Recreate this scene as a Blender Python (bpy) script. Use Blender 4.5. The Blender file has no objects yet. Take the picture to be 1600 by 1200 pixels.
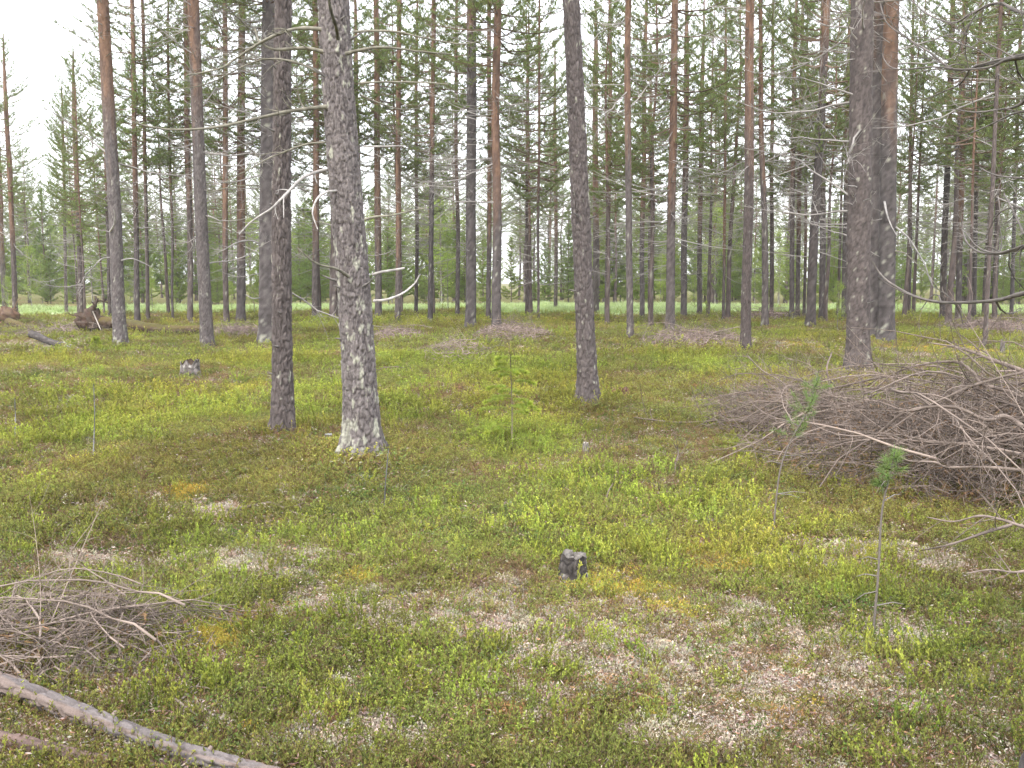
import bpy, math, random
import numpy as np
from mathutils import Vector, Quaternion, Matrix, Euler

# ------------------------------------------------------------------ camera, sky, sun, exposure
scene = bpy.context.scene
col = scene.collection
CAM_H, FPX, HORIZON = 1.6, 1500.0, 440.0          # photo pixels (1600 x 1200)
HAZE = 0.0005                                     # density of the air
PITCH = math.atan((600 - HORIZON) / FPX)
cam_data = bpy.data.cameras.new('camera')
cam_data.sensor_width = 36.0
cam_data.lens = FPX / 1600 * 36.0
cam_data.clip_start, cam_data.clip_end = 0.05, 3000
cam = bpy.data.objects.new('camera', cam_data)
cam.location = (0, 0, CAM_H)
cam.rotation_euler = (math.pi / 2 - PITCH, 0, 0)
col.objects.link(cam)
scene.camera = cam

SUN_EL, SUN_AZ = math.radians(52), math.radians(205)   # azimuth clockwise from +Y: behind the camera, to the left
world = bpy.data.worlds.new('World'); scene.world = world; world.use_nodes = True
wn, wl = world.node_tree.nodes, world.node_tree.links
wn.clear()
w_out = wn.new('ShaderNodeOutputWorld')
sky = wn.new('ShaderNodeTexSky'); sky.sky_type = 'NISHITA'; sky.sun_disc = False
sky.sun_elevation, sky.sun_rotation = SUN_EL, SUN_AZ
sky.air_density, sky.dust_density, sky.ozone_density = 1.0, 4.0, 1.0
bg1 = wn.new('ShaderNodeBackground'); bg1.inputs['Strength'].default_value = 0.05
wl.new(sky.outputs['Color'], bg1.inputs['Color'])
bg2 = wn.new('ShaderNodeBackground')                    # the even white cloud deck
bg2.inputs['Color'].default_value = (0.965, 0.97, 1.0, 1); bg2.inputs['Strength'].default_value = 1.25
add = wn.new('ShaderNodeAddShader')
wl.new(bg1.outputs[0], add.inputs[0]); wl.new(bg2.outputs[0], add.inputs[1]); wl.new(add.outputs[0], w_out.inputs['Surface'])

sun_d = bpy.data.lights.new('sun', 'SUN'); sun_d.energy = 1.5; sun_d.angle = math.radians(22); sun_d.color = (1.0, 0.965, 0.9)
sun = bpy.data.objects.new('sun', sun_d); col.objects.link(sun)
sdir = Vector((math.sin(SUN_AZ) * math.cos(SUN_EL), math.cos(SUN_AZ) * math.cos(SUN_EL), math.sin(SUN_EL)))
sun.rotation_euler = sdir.to_track_quat('Z', 'Y').to_euler(); sun.location = sdir * 60

vs = scene.view_settings
vs.view_transform = 'Standard'; vs.look = 'None'; vs.exposure = 1.1; vs.gamma = 1.0; vs.use_curve_mapping = False
cy = scene.cycles
cy.max_bounces = 3; cy.diffuse_bounces = 2; cy.glossy_bounces = 1; cy.transmission_bounces = 2
cy.volume_bounces = 0; cy.transparent_max_bounces = 4
cy.use_denoising = True; cy.denoiser = 'OPENIMAGEDENOISE'; cy.denoising_input_passes = 'RGB_ALBEDO_NORMAL'; cy.denoising_prefilter = 'ACCURATE'; cy.use_adaptive_sampling = True; cy.adaptive_threshold = 0.035; cy.adaptive_min_samples = 16
cy.caustics_reflective = False; cy.caustics_refractive = False
scene.render.filter_size = 1.6

# ------------------------------------------------------------------ noise
def _hash(ix, iy, iz, seed):
    n = (ix.astype(np.int64) * 374761393 + iy.astype(np.int64) * 668265263 + iz.astype(np.int64) * 2147483647 + seed * 974711) & 0xffffffff
    n = ((n ^ (n >> 13)) * 1274126177) & 0xffffffff
    n = ((n ^ (n >> 16)) * 2246822519) & 0xffffffff
    return ((n ^ (n >> 15)) & 0xffffff) / float(0xffffff)
def vnoise(x, y, z=None, seed=0):
    x = np.asarray(x, float); y = np.asarray(y, float); z = np.zeros_like(x) if z is None else np.asarray(z, float)
    ix, iy, iz = np.floor(x), np.floor(y), np.floor(z)
    fx, fy, fz = x - ix, y - iy, z - iz
    s = lambda t: t * t * (3 - 2 * t)
    fx, fy, fz = s(fx), s(fy), s(fz)
    r = 0
    for dx in (0, 1):
        for dy in (0, 1):
            for dz in (0, 1):
                w = (fx if dx else 1 - fx) * (fy if dy else 1 - fy) * (fz if dz else 1 - fz)
                r = r + w * _hash(ix + dx, iy + dy, iz + dz, seed)
    return r
def fbm(x, y, z=None, seed=0, o=3):
    r, a, t = 0, 1.0, 0
    for i in range(o):
        k = 2.03 ** i
        r = r + a * vnoise(np.asarray(x) * k, np.asarray(y) * k, None if z is None else np.asarray(z) * k, seed + i * 17); t += a; a *= 0.5
    return r / t
def sstep(a, b, x):
    t = np.clip((x - a) / (b - a), 0, 1); return t * t * (3 - 2 * t)

# ------------------------------------------------------------------ terrain and pixel -> place
MOUNDS = []      # (x, y, radius, height)
def terrain(x, y):
    x = np.asarray(x, float); y = np.asarray(y, float)
    near = sstep(2.0, 5.0, np.hypot(x, y))
    h = (fbm(x / 1.1, y / 1.1, seed=3, o=2) - 0.5) * 0.13 + (fbm(x / 5.5, y / 5.5, seed=8, o=2) - 0.5) * 0.30
    h = h * near * (1 - 0.6 * sstep(40, 60, y))
    for mx, my, mr, mh in MOUNDS:
        h = h + mh * np.exp(-((x - mx) ** 2 + (y - my) ** 2) / (mr * mr))
    return h + 0.3 * sstep(110, 260, np.hypot(x, y))
cp, sp = math.cos(PITCH), math.sin(PITCH)
def ray(px, py):
    a, b = (px - 800) / FPX, -(py - 600) / FPX
    return Vector((a, cp + b * sp, -sp + b * cp))
def at(px, py, depth):
    """The place seen at a photo pixel, DEPTH metres ahead (along world y)."""
    d = ray(px, py); return Vector((0, 0, CAM_H)) + d * (depth / d.y)
def ground(px, py):
    d = ray(px, py); z = 0.0
    for _ in range(14):
        t = (z - CAM_H) / d.z
        z = 0.5 * z + 0.5 * float(terrain(d.x * t, d.y * t))
    t = (z - CAM_H) / d.z
    return Vector((d.x * t, d.y * t, float(terrain(d.x * t, d.y * t))))
for px, py, mr, mh in ((575, 722, 0.55, 0.12), (298, 592, 0.7, 0.16), (120, 600, 2.2, 0.12), (450, 682, 0.4, 0.06), (925, 638, 0.5, 0.07), (660, 540, 1.5, 0.10), (1342, 590, 0.7, 0.06)):
    g = ground(px, py); MOUNDS.append((g.x, g.y, mr, mh))

# ------------------------------------------------------------------ materials
def lin(r, g, b): return tuple(((c / 255 + 0.055) / 1.055) ** 2.4 if c > 10 else c / 255 / 12.92 for c in (r, g, b))
def new_mat(name):
    m = bpy.data.materials.new(name); m.use_nodes = True
    n = m.node_tree.nodes; n.clear()
    return m, n, m.node_tree.links
def math_node(n, l, op, a, b=None):
    x = n.new('ShaderNodeMath'); x.operation = op
    for i, v in enumerate((a, b)):
        if v is None: continue
        if isinstance(v, (int, float)): x.inputs[i].default_value = v
        else: l.new(v, x.inputs[i])
    return x.outputs[0]
def mix(n, l, fac, a, b, mode='MIX'):
    x = n.new('ShaderNodeMix'); x.data_type = 'RGBA'; x.blend_type = mode; x.clamp_factor = True
    for s, v in ((0, fac), (6, a), (7, b)):
        if isinstance(v, (int, float)): x.inputs[s].default_value = v
        elif isinstance(v, tuple): x.inputs[s].default_value = (*v[:3], 1)
        else: l.new(v, x.inputs[s])
    return x.outputs[2]
def noise(n, l, vec, scale, detail=4, rough=0.6):
    x = n.new('ShaderNodeTexNoise'); x.inputs['Scale'].default_value = scale; x.inputs['Detail'].default_value = detail; x.inputs['Roughness'].default_value = rough
    if vec is not None: l.new(vec, x.inputs['Vector'])
    return x.outputs['Fac']
def ramp(n, l, v, lo, hi):
    x = n.new('ShaderNodeMapRange'); x.inputs[1].default_value = lo; x.inputs[2].default_value = hi; l.new(v, x.inputs[0]); return x.outputs[0]

def mat_vcol(name, rough=0.85, vary=0.35, scale=40, bump=0.0, bdist=0.004, zs=1.0, spec=0.2):
    """Colour from the mesh's own per-piece colours, with grain and fine relief."""
    m, n, l = new_mat(name)
    out = n.new('ShaderNodeOutputMaterial'); p = n.new('ShaderNodeBsdfPrincipled')
    a = n.new('ShaderNodeAttribute'); a.attribute_name = 'Col'
    tc = n.new('ShaderNodeTexCoord'); mp = n.new('ShaderNodeMapping'); mp.inputs['Scale'].default_value = (1, 1, zs); l.new(tc.outputs['Object'], mp.inputs[0])
    f = noise(n, l, mp.outputs[0], scale, 5, 0.7)
    k = math_node(n, l, 'ADD', math_node(n, l, 'MULTIPLY', f, 2 * vary), 1 - vary)
    vm = n.new('ShaderNodeVectorMath'); vm.operation = 'SCALE'; l.new(a.outputs['Color'], vm.inputs[0]); l.new(k, vm.inputs['Scale'])
    l.new(vm.outputs[0], p.inputs['Base Color'])
    p.inputs['Roughness'].default_value = rough; p.inputs['Specular IOR Level'].default_value = spec
    if bump:
        b = n.new('ShaderNodeBump'); b.inputs['Strength'].default_value = bump; b.inputs['Distance'].default_value = bdist
        l.new(f, b.inputs['Height']); l.new(b.outputs[0], p.inputs['Normal'])
    l.new(p.outputs[0], out.inputs[0]); return m
def mat_leaf(name, trans=0.3, rough=0.55, tint=False, spec=0.3):
    m, n, l = new_mat(name)
    out = n.new('ShaderNodeOutputMaterial'); p = n.new('ShaderNodeBsdfPrincipled'); t = n.new('ShaderNodeBsdfTranslucent'); mx = n.new('ShaderNodeMixShader')
    a = n.new('ShaderNodeAttribute'); a.attribute_name = 'Col'; c = a.outputs['Color']
    if tint:
        i = n.new('ShaderNodeAttribute'); i.attribute_type = 'INSTANCER'; i.attribute_name = 'tint'
        c = mix(n, l, 1.0, c, i.outputs['Color'], 'MULTIPLY')
    l.new(c, p.inputs['Base Color']); l.new(c, t.inputs['Color'])
    p.inputs['Roughness'].default_value = rough; p.inputs['Specular IOR Level'].default_value = spec
    mx.inputs[0].default_value = trans
    l.new(p.outputs[0], mx.inputs[1]); l.new(t.outputs[0], mx.inputs[2]); l.new(mx.outputs[0], out.inputs[0])
    return m
M_BARK = mat_vcol('pine_bark', 0.9, 0.45, 55, 0.7, 0.012, 0.4)
M_FARBARK = mat_vcol('pine_bark_plain', 0.9, 0.35, 14, 0.5, 0.02, 0.5)
M_DEAD = mat_vcol('weathered_wood', 0.8, 0.35, 60, 0.4, 0.003)
M_NEEDLE = mat_leaf('pine_needles', 0.5, 0.5)
M_LEAF = mat_leaf('leaves', 0.4, 0.5)
M_COVER = mat_leaf('ground_plants', 0.3, 0.6, tint=True)
M_DRY = mat_leaf('lichen_and_litter', 0.12, 0.9, tint=True, spec=0.1)

# ------------------------------------------------------------------ mesh building
class Geo:
    def __init__(s): s.v, s.q, s.t, s.c, s.n, s.mq, s.mt = [], [], [], [], 0, [], []
    def add(s, v, c, quads=None, tris=None, mat=0):
        v = np.asarray(v, float).reshape(-1, 3); c = np.asarray(c, float)
        if c.ndim == 1: c = np.tile(c[:3], (len(v), 1))
        s.v.append(v); s.c.append(c[:, :3])
        if quads is not None and len(quads): s.q.append(np.asarray(quads) + s.n); s.mq.append(np.full(len(quads), mat))
        if tris is not None and len(tris): s.t.append(np.asarray(tris) + s.n); s.mt.append(np.full(len(tris), mat))
        s.n += len(v); return s
    def tube(s, pts, rad, c, k=5, mat=0, cap=True):
        pts = np.asarray(pts, float); rad = np.broadcast_to(np.asarray(rad, float), (len(pts),))
        d = np.gradient(pts, axis=0); d /= np.linalg.norm(d, axis=1, keepdims=True) + 1e-9
        ref = np.array([0, 0, 1.0]) if abs(d[:, 2]).mean() < 0.8 else np.array([1.0, 0.2, 0])
        a = np.cross(d, ref); a /= np.linalg.norm(a, axis=1, keepdims=True) + 1e-9
        b = np.cross(d, a)
        th = np.arange(k) * 2 * np.pi / k
        v = pts[:, None] + rad[:, None, None] * (np.cos(th)[None, :, None] * a[:, None] + np.sin(th)[None, :, None] * b[:, None])
        n = len(pts); i = np.arange(n - 1)[:, None] * k + np.arange(k)[None]; j = np.arange(n - 1)[:, None] * k + (np.arange(k)[None] + 1) % k
        q = np.stack([i, j, j + k, i + k], -1).reshape(-1, 4)
        c = np.asarray(c, float)
        if c.ndim == 2 and len(c) == n: c = np.repeat(c, k, 0)
        tr = None
        if cap: tr = [(0, t, t + 1) for t in range(1, k - 1)] + [((n - 1) * k, (n - 1) * k + t + 1, (n - 1) * k + t) for t in range(1, k - 1)]
        return s.add(v, c, q, tr, mat)
    def blades(s, c0, d, length, width, colr, mat=0, diamond=False, rng=np.random):
        """Many thin leaves or needles at once: from c0 along d."""
        c0 = np.asarray(c0, float); d = np.asarray(d, float); d = d / (np.linalg.norm(d, axis=1, keepdims=True) + 1e-9)
        n = len(c0); length = np.broadcast_to(length, (n,))[:, None]; width = np.broadcast_to(width, (n,))[:, None]
        r = rng.normal(size=(n, 3)); side = np.cross(d, r); side /= np.linalg.norm(side, axis=1, keepdims=True) + 1e-9
        cc = np.asarray(colr, float)
        if cc.ndim == 1: cc = np.tile(cc, (n, 1))
        if diamond:
            m_ = c0 + d * length * 0.5
            v = np.stack([c0, m_ + side * width / 2, c0 + d * length, m_ - side * width / 2], 1)
            return s.add(v, np.repeat(cc, 4, 0), quads=np.arange(n * 4).reshape(-1, 4), mat=mat)
        v = np.stack([c0 - side * width / 2, c0 + side * width / 2, c0 + d * length], 1)
        return s.add(v, np.repeat(cc, 3, 0), tris=np.arange(n * 3).reshape(-1, 3), mat=mat)
    def mesh(s, name, mats, smooth=True):
        me = bpy.data.meshes.new(name)
        v = np.concatenate(s.v); c = np.concatenate(s.c)
        q = np.concatenate(s.q) if s.q else np.zeros((0, 4), int); t = np.concatenate(s.t) if s.t else np.zeros((0, 3), int)
        me.vertices.add(len(v)); me.vertices.foreach_set('co', v.astype(np.float32).ravel())
        me.loops.add(q.size + t.size); me.loops.foreach_set('vertex_index', np.concatenate([q.ravel(), t.ravel()]).astype(np.int32))
        me.polygons.add(len(q) + len(t))
        st = np.concatenate([np.arange(len(q)) * 4, q.size + np.arange(len(t)) * 3]).astype(np.int32)
        me.polygons.foreach_set('loop_start', st)
        mi = np.concatenate([*(s.mq or [np.zeros(0)]), *(s.mt or [np.zeros(0)])]).astype(np.int32)
        for m in mats: me.materials.append(m)
        me.polygons.foreach_set('material_index', mi)
        me.polygons.foreach_set('use_smooth', np.full(len(st), smooth))
        at_ = me.attributes.new('Col', 'FLOAT_COLOR', 'POINT')
        at_.data.foreach_set('color', np.concatenate([c, np.ones((len(c), 1))], 1).astype(np.float32).ravel())
        me.update(calc_edges=True)
        return me

def tag(o, label=None, cat=None, group=None, kind=None):
    for k, v in (('label', label), ('category', cat), ('group', group), ('kind', kind)):
        if v: o[k] = v
    return o
def empty(name, loc, rot=None):
    o = bpy.data.objects.new(name, None); o.empty_display_size = 0.2; o.location = loc
    if rot is not None: o.rotation_mode = 'QUATERNION'; o.rotation_quaternion = rot
    col.objects.link(o); return o
def obj(name, me, parent=None, loc=(0, 0, 0), rot=None, scale=None):
    o = bpy.data.objects.new(name, me); o.location = loc
    if rot is not None: o.rotation_euler = rot
    if scale is not None: o.scale = (scale,) * 3 if isinstance(scale, (int, float)) else scale
    col.objects.link(o)
    if parent is not None: o.parent = parent
    return o
def spline(P, n=6):
    P = [np.asarray(p, float) for p in P]
    P = [2 * P[0] - P[1]] + P + [2 * P[-1] - P[-2]]
    out = []
    for i in range(1, len(P) - 2):
        for t in np.linspace(0, 1, n, endpoint=False):
            a, b, c_, d = P[i - 1], P[i], P[i + 1], P[i + 2]
            out.append(0.5 * ((2 * b) + (c_ - a) * t + (2 * a - 5 * b + 4 * c_ - d) * t * t + (3 * b - a - 3 * c_ + d) * t ** 3))
    out.append(P[-2]); return np.array(out)
def rgb(rng, base, n, var=0.25, hue=0.08):
    b = np.asarray(base)[None] * (1 + rng.uniform(-var, var, (n, 1))) * (1 + rng.uniform(-hue, hue, (n, 3)))
    return np.clip(b, 0.004, 0.9)

# ------------------------------------------------------------------ the setting: ground, clearing
def ground_material():
    m, n, l = new_mat('forest_floor')
    out = n.new('ShaderNodeOutputMaterial'); p = n.new('ShaderNodeBsdfPrincipled')
    tc = n.new('ShaderNodeTexCoord'); v = tc.outputs['Object']
    big, mid, fine, vf = noise(n, l, v, 0.22, 4), noise(n, l, v, 1.1, 5), noise(n, l, v, 9, 6, 0.7), noise(n, l, v, 60, 4, 0.75)
    c = mix(n, l, ramp(n, l, mid, 0.35, 0.65), (0.13, 0.12, 0.045), (0.155, 0.17, 0.045))
    c = mix(n, l, ramp(n, l, big, 0.5, 0.68), c, (0.21, 0.165, 0.08))
    c = mix(n, l, ramp(n, l, fine, 0.55, 0.7), c, (0.17, 0.12, 0.08))
    c = mix(n, l, ramp(n, l, vf, 0.58, 0.72), c, (0.38, 0.33, 0.25))
    c = mix(n, l, ramp(n, l, vf, 0.46, 0.36), c, (0.07, 0.055, 0.035))
    l.new(c, p.inputs['Base Color']); p.inputs['Roughness'].default_value = 0.95; p.inputs['Specular IOR Level'].default_value = 0.1
    b = n.new('ShaderNodeBump'); b.inputs['Strength'].default_value = 0.9; b.inputs['Distance'].default_value = 0.05
    l.new(math_node(n, l, 'ADD', fine, math_node(n, l, 'MULTIPLY', vf, 0.4)), b.inputs['Height']); l.new(b.outputs[0], p.inputs['Normal'])
    l.new(p.outputs[0], out.inputs[0]); return m
def sheet(name, xs, ys, mat, lift=0.0, mask=None):
    X, Y = np.meshgrid(xs, ys); Z = terrain(X, Y) + lift
    nx, ny = len(xs), len(ys)
    i = (np.arange(ny - 1)[:, None] * nx + np.arange(nx - 1)[None]).ravel()
    q = np.stack([i, i + 1, i + 1 + nx, i + nx], -1)
    if mask is not None: q = q[mask(X.ravel()[q].mean(1), Y.ravel()[q].mean(1))]
    g = Geo().add(np.stack([X.ravel(), Y.ravel(), Z.ravel()], -1), (0.1, 0.1, 0.05), quads=q)
    return tag(obj(name, g.mesh(name, [mat])), kind='structure')
u = np.linspace(-1, 1, 301)
gx = np.sinh(u * 4.6) / np.sinh(4.6) * 420
gy = np.concatenate([np.linspace(-40, 0, 20, endpoint=False), np.linspace(0, 30, 260, endpoint=False), np.linspace(30, 110, 140, endpoint=False), np.geomspace(110, 700, 30)])
sheet('ground', gx, gy, ground_material())

def meadow_edge(x, far):
    return (61 + 3.0 * np.sin(x * 0.11 + 1) + 2 * np.sin(x * 0.31)) if far else (46.0 + 2.0 * np.sin(x * 0.13) + 1.2 * np.sin(x * 0.37 + 2) + 9 * sstep(.48, .72, fbm(x / 6, np.asarray(x) * 0, seed=5)))
def in_meadow(x, y): return (y > meadow_edge(x, False)) & (y < meadow_edge(x, True)) & (x > -34) & (x < 60)
mm, n_, l_ = new_mat('clearing_turf')
o_ = n_.new('ShaderNodeOutputMaterial'); p_ = n_.new('ShaderNodeBsdfPrincipled'); tc_ = n_.new('ShaderNodeTexCoord')
c_ = mix(n_, l_, ramp(n_, l_, noise(n_, l_, tc_.outputs['Object'], 0.6, 5), 0.4, 0.62), (0.25, 0.34, 0.11), (0.40, 0.48, 0.24))
l_.new(c_, p_.inputs['Base Color']); p_.inputs['Roughness'].default_value = 0.95; l_.new(p_.outputs[0], o_.inputs[0])
sheet('clearing', np.linspace(-38, 64, 120), np.linspace(44, 72, 60), mm, 0.02, in_meadow)

# ------------------------------------------------------------------ bark and trunks
GREY, DARKGREY, CRACK = np.array([0.124, 0.109, 0.106]), np.array([0.095, 0.08, 0.078]), np.array([0.032, 0.026, 0.026])
ORANGE, ORANGE2, LICH = np.array([0.225, 0.135, 0.09]), np.array([0.14, 0.088, 0.066]), np.array([0.36, 0.36, 0.29])
def worley(u, v, nu, seed):
    iu, iv = np.floor(u), np.floor(v)
    f1 = np.full(u.shape, 9.0); f2 = f1.copy(); cid = np.zeros(u.shape)
    for du in (-1, 0, 1):
        for dv in (-1, 0, 1):
            cu, cv = iu + du, iv + dv; cw = np.mod(cu, nu)
            hx, hy = _hash(cw, cv, cv * 0, seed), _hash(cw, cv, cv * 0 + 1, seed)
            d = np.hypot(cu + hx - u, cv + hy - v)
            near = d < f1
            f2 = np.where(near, f1, np.minimum(f2, d)); cid = np.where(near, _hash(cw, cv, cv * 0 + 2, seed), cid); f1 = np.where(near, d, f1)
    return f1, f2, cid
def trunk_geo(r0, r1, z1, H, seed, k=18, nz=120, orange=6.0, relief=0.008, lichen=0.06, lichen_base=0.1, flare=0.35, grey=1.0, z_start=-0.25, wob=0.03, warm=0.0, cell=(0.05, 0.12)):
    rng = np.random.default_rng(seed)
    zt = min(z1 + 1.2, H)
    z = np.concatenate([np.linspace(z_start, zt, nz), np.linspace(zt, H, 16)[1:]]) if H > zt + 0.5 else np.linspace(z_start, H, nz)
    th = np.arange(k) * 2 * np.pi / k
    Z, T = np.meshgrid(z, th, indexing='ij')
    zz = np.clip(Z, 0, None)
    R = np.where(zz <= z1, r0 + (r1 - r0) * zz / z1, 0.0)
    R = np.where(zz > z1, r1 + (0.03 - r1) * ((zz - z1) / max(H - z1, .1)), R)
    R = np.maximum(R, 0.02)
    lob = 1 + 0.45 * np.cos(T * rng.integers(4, 7) + rng.uniform(0, 6)) * np.exp(-zz / 0.18)
    R = R * (1 + flare * np.exp(-zz / 0.22) * lob)
    R = R * (1 + 0.05 * (fbm(np.cos(T) * 1.5 + 5, np.sin(T) * 1.5 + seed, Z * 0.9, seed) - 0.5) * 2)
    nu = max(6, round(2 * np.pi * r0 / cell[0]))
    wu = (fbm(np.cos(T) * 3, np.sin(T) * 3 + seed, Z * 5, seed + 1) - 0.5) * 1.1
    wv = (fbm(np.cos(T) * 3 + 9, np.sin(T) * 3, Z * 5, seed + 2) - 0.5) * 1.6
    f1, f2, cid = worley(T / (2 * np.pi) * nu + wu, Z / cell[1] + wv, nu, seed)
    w2 = (fbm(np.cos(T) * r0 * 45, np.sin(T) * r0 * 45, Z * 16, seed + 12) - 0.5) * 1.2
    g1, g2, gid = worley(T / (2 * np.pi) * (nu * 2) + wu * 2 + w2, Z / cell[1] * 2.3 + wv * 2 + w2, nu * 2, seed + 11)
    plate = 0.62 * sstep(0.0, 0.30, f2 - f1 + w2 * .12) + 0.38 * sstep(0.0, 0.3, g2 - g1)
    cid = 0.6 * cid + 0.4 * gid
    fine = fbm(np.cos(T) * r0 * 60, np.sin(T) * r0 * 60, Z * 24, seed + 4)
    om = sstep(orange - 1.6, orange + 1.4, Z + (fbm(np.cos(T) * 1.2, np.sin(T) * 1.2 + seed, Z * 0.8, seed + 5) - 0.5) * 4)
    rel = relief * (1 - 0.8 * om)
    R = R + (plate - 1) * rel + (cid - 0.5) * rel * 0.7 + (fine - 0.5) * rel * 0.5
    warmc = GREY * (1 - warm) + np.array([0.145, 0.098, 0.078]) * warm
    g = (warmc * grey)[None, None] * (0.7 + 0.6 * cid[..., None]) * (0.75 + 0.5 * fine[..., None])
    cr = CRACK * grey
    c = cr + (g - cr) * (0.25 + 0.75 * plate[..., None])
    orc = ORANGE2 + (ORANGE - ORANGE2) * sstep(0.35, 0.65, fbm(np.cos(T) * 2, np.sin(T) * 2, Z * 3, seed + 6))[..., None]
    orc = orc * (0.7 + 0.3 * plate[..., None]) * (0.8 + 0.4 * cid[..., None])
    c = c + (orc - c) * om[..., None] * 0.9
    lz = lichen + lichen_base * np.exp(-zz / 0.9)
    ln = fbm(np.cos(T) * 2.2, np.sin(T) * 2.2 + 3, Z * 1.6, seed + 7)
    sp_ = fbm(np.cos(T) * r0 * 24, np.sin(T) * r0 * 24 + seed, Z * 11, seed + 21, 3)
    thr = 0.66 - 0.42 * lz
    lm = (sstep(thr, thr + 0.05, sp_ * 0.70 + ln * 0.20 + cid * 0.12) * (0.45 + 0.55 * sstep(0.05, 0.25, f2 - f1)))[..., None] * (1 - om[..., None])
    c = c + (LICH * (0.8 + 0.4 * fine[..., None]) - c) * lm * 0.8
    wob = min(wob, r0 * 0.35)
    wx = (vnoise(z * 0.3, z * 0 + seed, seed=seed) - 0.5) * 2 * wob * np.clip(z / 2, 0, 1) * 2
    wy = (vnoise(z * 0.3, z * 0 + seed + 50, seed=seed) - 0.5) * 2 * wob * np.clip(z / 2, 0, 1) * 2
    V = np.stack([R * np.cos(T) + wx[:, None], R * np.sin(T) + wy[:, None], Z], -1)
    n = len(z); i = np.arange(n - 1)[:, None] * k + np.arange(k)[None]; j = np.arange(n - 1)[:, None] * k + (np.arange(k)[None] + 1) % k
    q = np.stack([i, j, j + k, i + k], -1).reshape(-1, 4)
    geo = Geo().add(V, c.reshape(-1, 3), q)
    prof = lambda zq: (np.interp(zq, z, wx), np.interp(zq, z, wy), np.interp(zq, z, R.mean(1)))
    return geo, prof

# ------------------------------------------------------------------ dead branches
DEADC = np.array([0.27, 0.25, 0.235])
def twiggy(g, pts, r0, r1, colr, rng, depth=0, side=8, k=4, up=0.2, tw=0.35):
    pts = np.asarray(pts, float); n = len(pts)
    rad = np.linspace(r0, r1, n) * (1 + rng.uniform(-0.12, 0.12, n))
    cc = np.clip(np.asarray(colr)[None] * (1 + rng.uniform(-0.3, 0.3, (n, 1))), 0, 0.8)
    g.tube(pts, rad, cc, k if depth == 0 else 3)
    if depth > 1: return
    L = np.linalg.norm(np.diff(pts, axis=0), axis=1).sum()
    for _ in range(side):
        t = rng.uniform(0.15, 0.98); i = min(int(t * (n - 1)), n - 2)
        p = pts[i] + (pts[i + 1] - pts[i]) * (t * (n - 1) - i)
        d = pts[i + 1] - pts[i]; d /= np.linalg.norm(d) + 1e-9
        a = rng.normal(size=3); a -= d * (a @ d); a /= np.linalg.norm(a) + 1e-9
        v = d * rng.uniform(0.3, 1) + a * rng.uniform(0.5, 1) + np.array([0, 0, up * rng.uniform(-0.5, 1)])
        v /= np.linalg.norm(v)
        l_ = L * tw * rng.uniform(0.3, 1) * (1.1 - t * 0.6); m = 5
        b = rng.normal(size=3) * 0.42
        q = np.array([p + v * l_ * s + b * l_ * s * s for s in np.linspace(0, 1, m)])
        twiggy(g, q, (r0 + (r1 - r0) * t) * 0.6, max(r1 * 0.6, 0.0012), colr, rng, depth + 1, side=max(1, side // 3) if depth == 0 else 0, k=3, up=up, tw=0.5)
def dead_branch_mesh(seed, L, droop, r0=None, side=8, colr=DEADC):
    rng = np.random.default_rng(seed); n = 9
    s = np.linspace(0, 1, n); sway = rng.uniform(-0.18, 0.18)
    z = L * (droop * np.sin(s * np.pi * 0.8) * 0.35 + 0.10 * s ** 2 * rng.uniform(-1, 1.5)) + np.cumsum(rng.normal(0, 0.012 * L, n)) * (s > 0)
    y = L * sway * s ** 2 + np.cumsum(rng.normal(0, 0.015 * L, n)) * (s > 0)
    pts = np.stack([s * L, y, z], -1)
    g = Geo(); r0 = r0 or 0.006 + 0.006 * L
    twiggy(g, pts, r0, 0.003, colr, rng, side=side)
    return g.mesh('dead_branch', [M_DEAD])
DEAD_LONG = [dead_branch_mesh(100 + i, 1.3 + 0.22 * i, [-0.6, -0.3, 0.25, -0.8, 0.4, -0.4][i % 6], side=9 + i) for i in range(7)]
DEAD_SHORT = [dead_branch_mesh(140 + i, 0.25 + 0.16 * i, [-0.4, 0.3, -0.2, 0.2, -.6][i % 5], side=2 + i) for i in range(5)]
STUB = [dead_branch_mesh(160 + i, 0.07 + 0.05 * i, 0.1, r0=0.012, side=0, colr=DEADC * 0.55) for i in range(3)]

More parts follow.
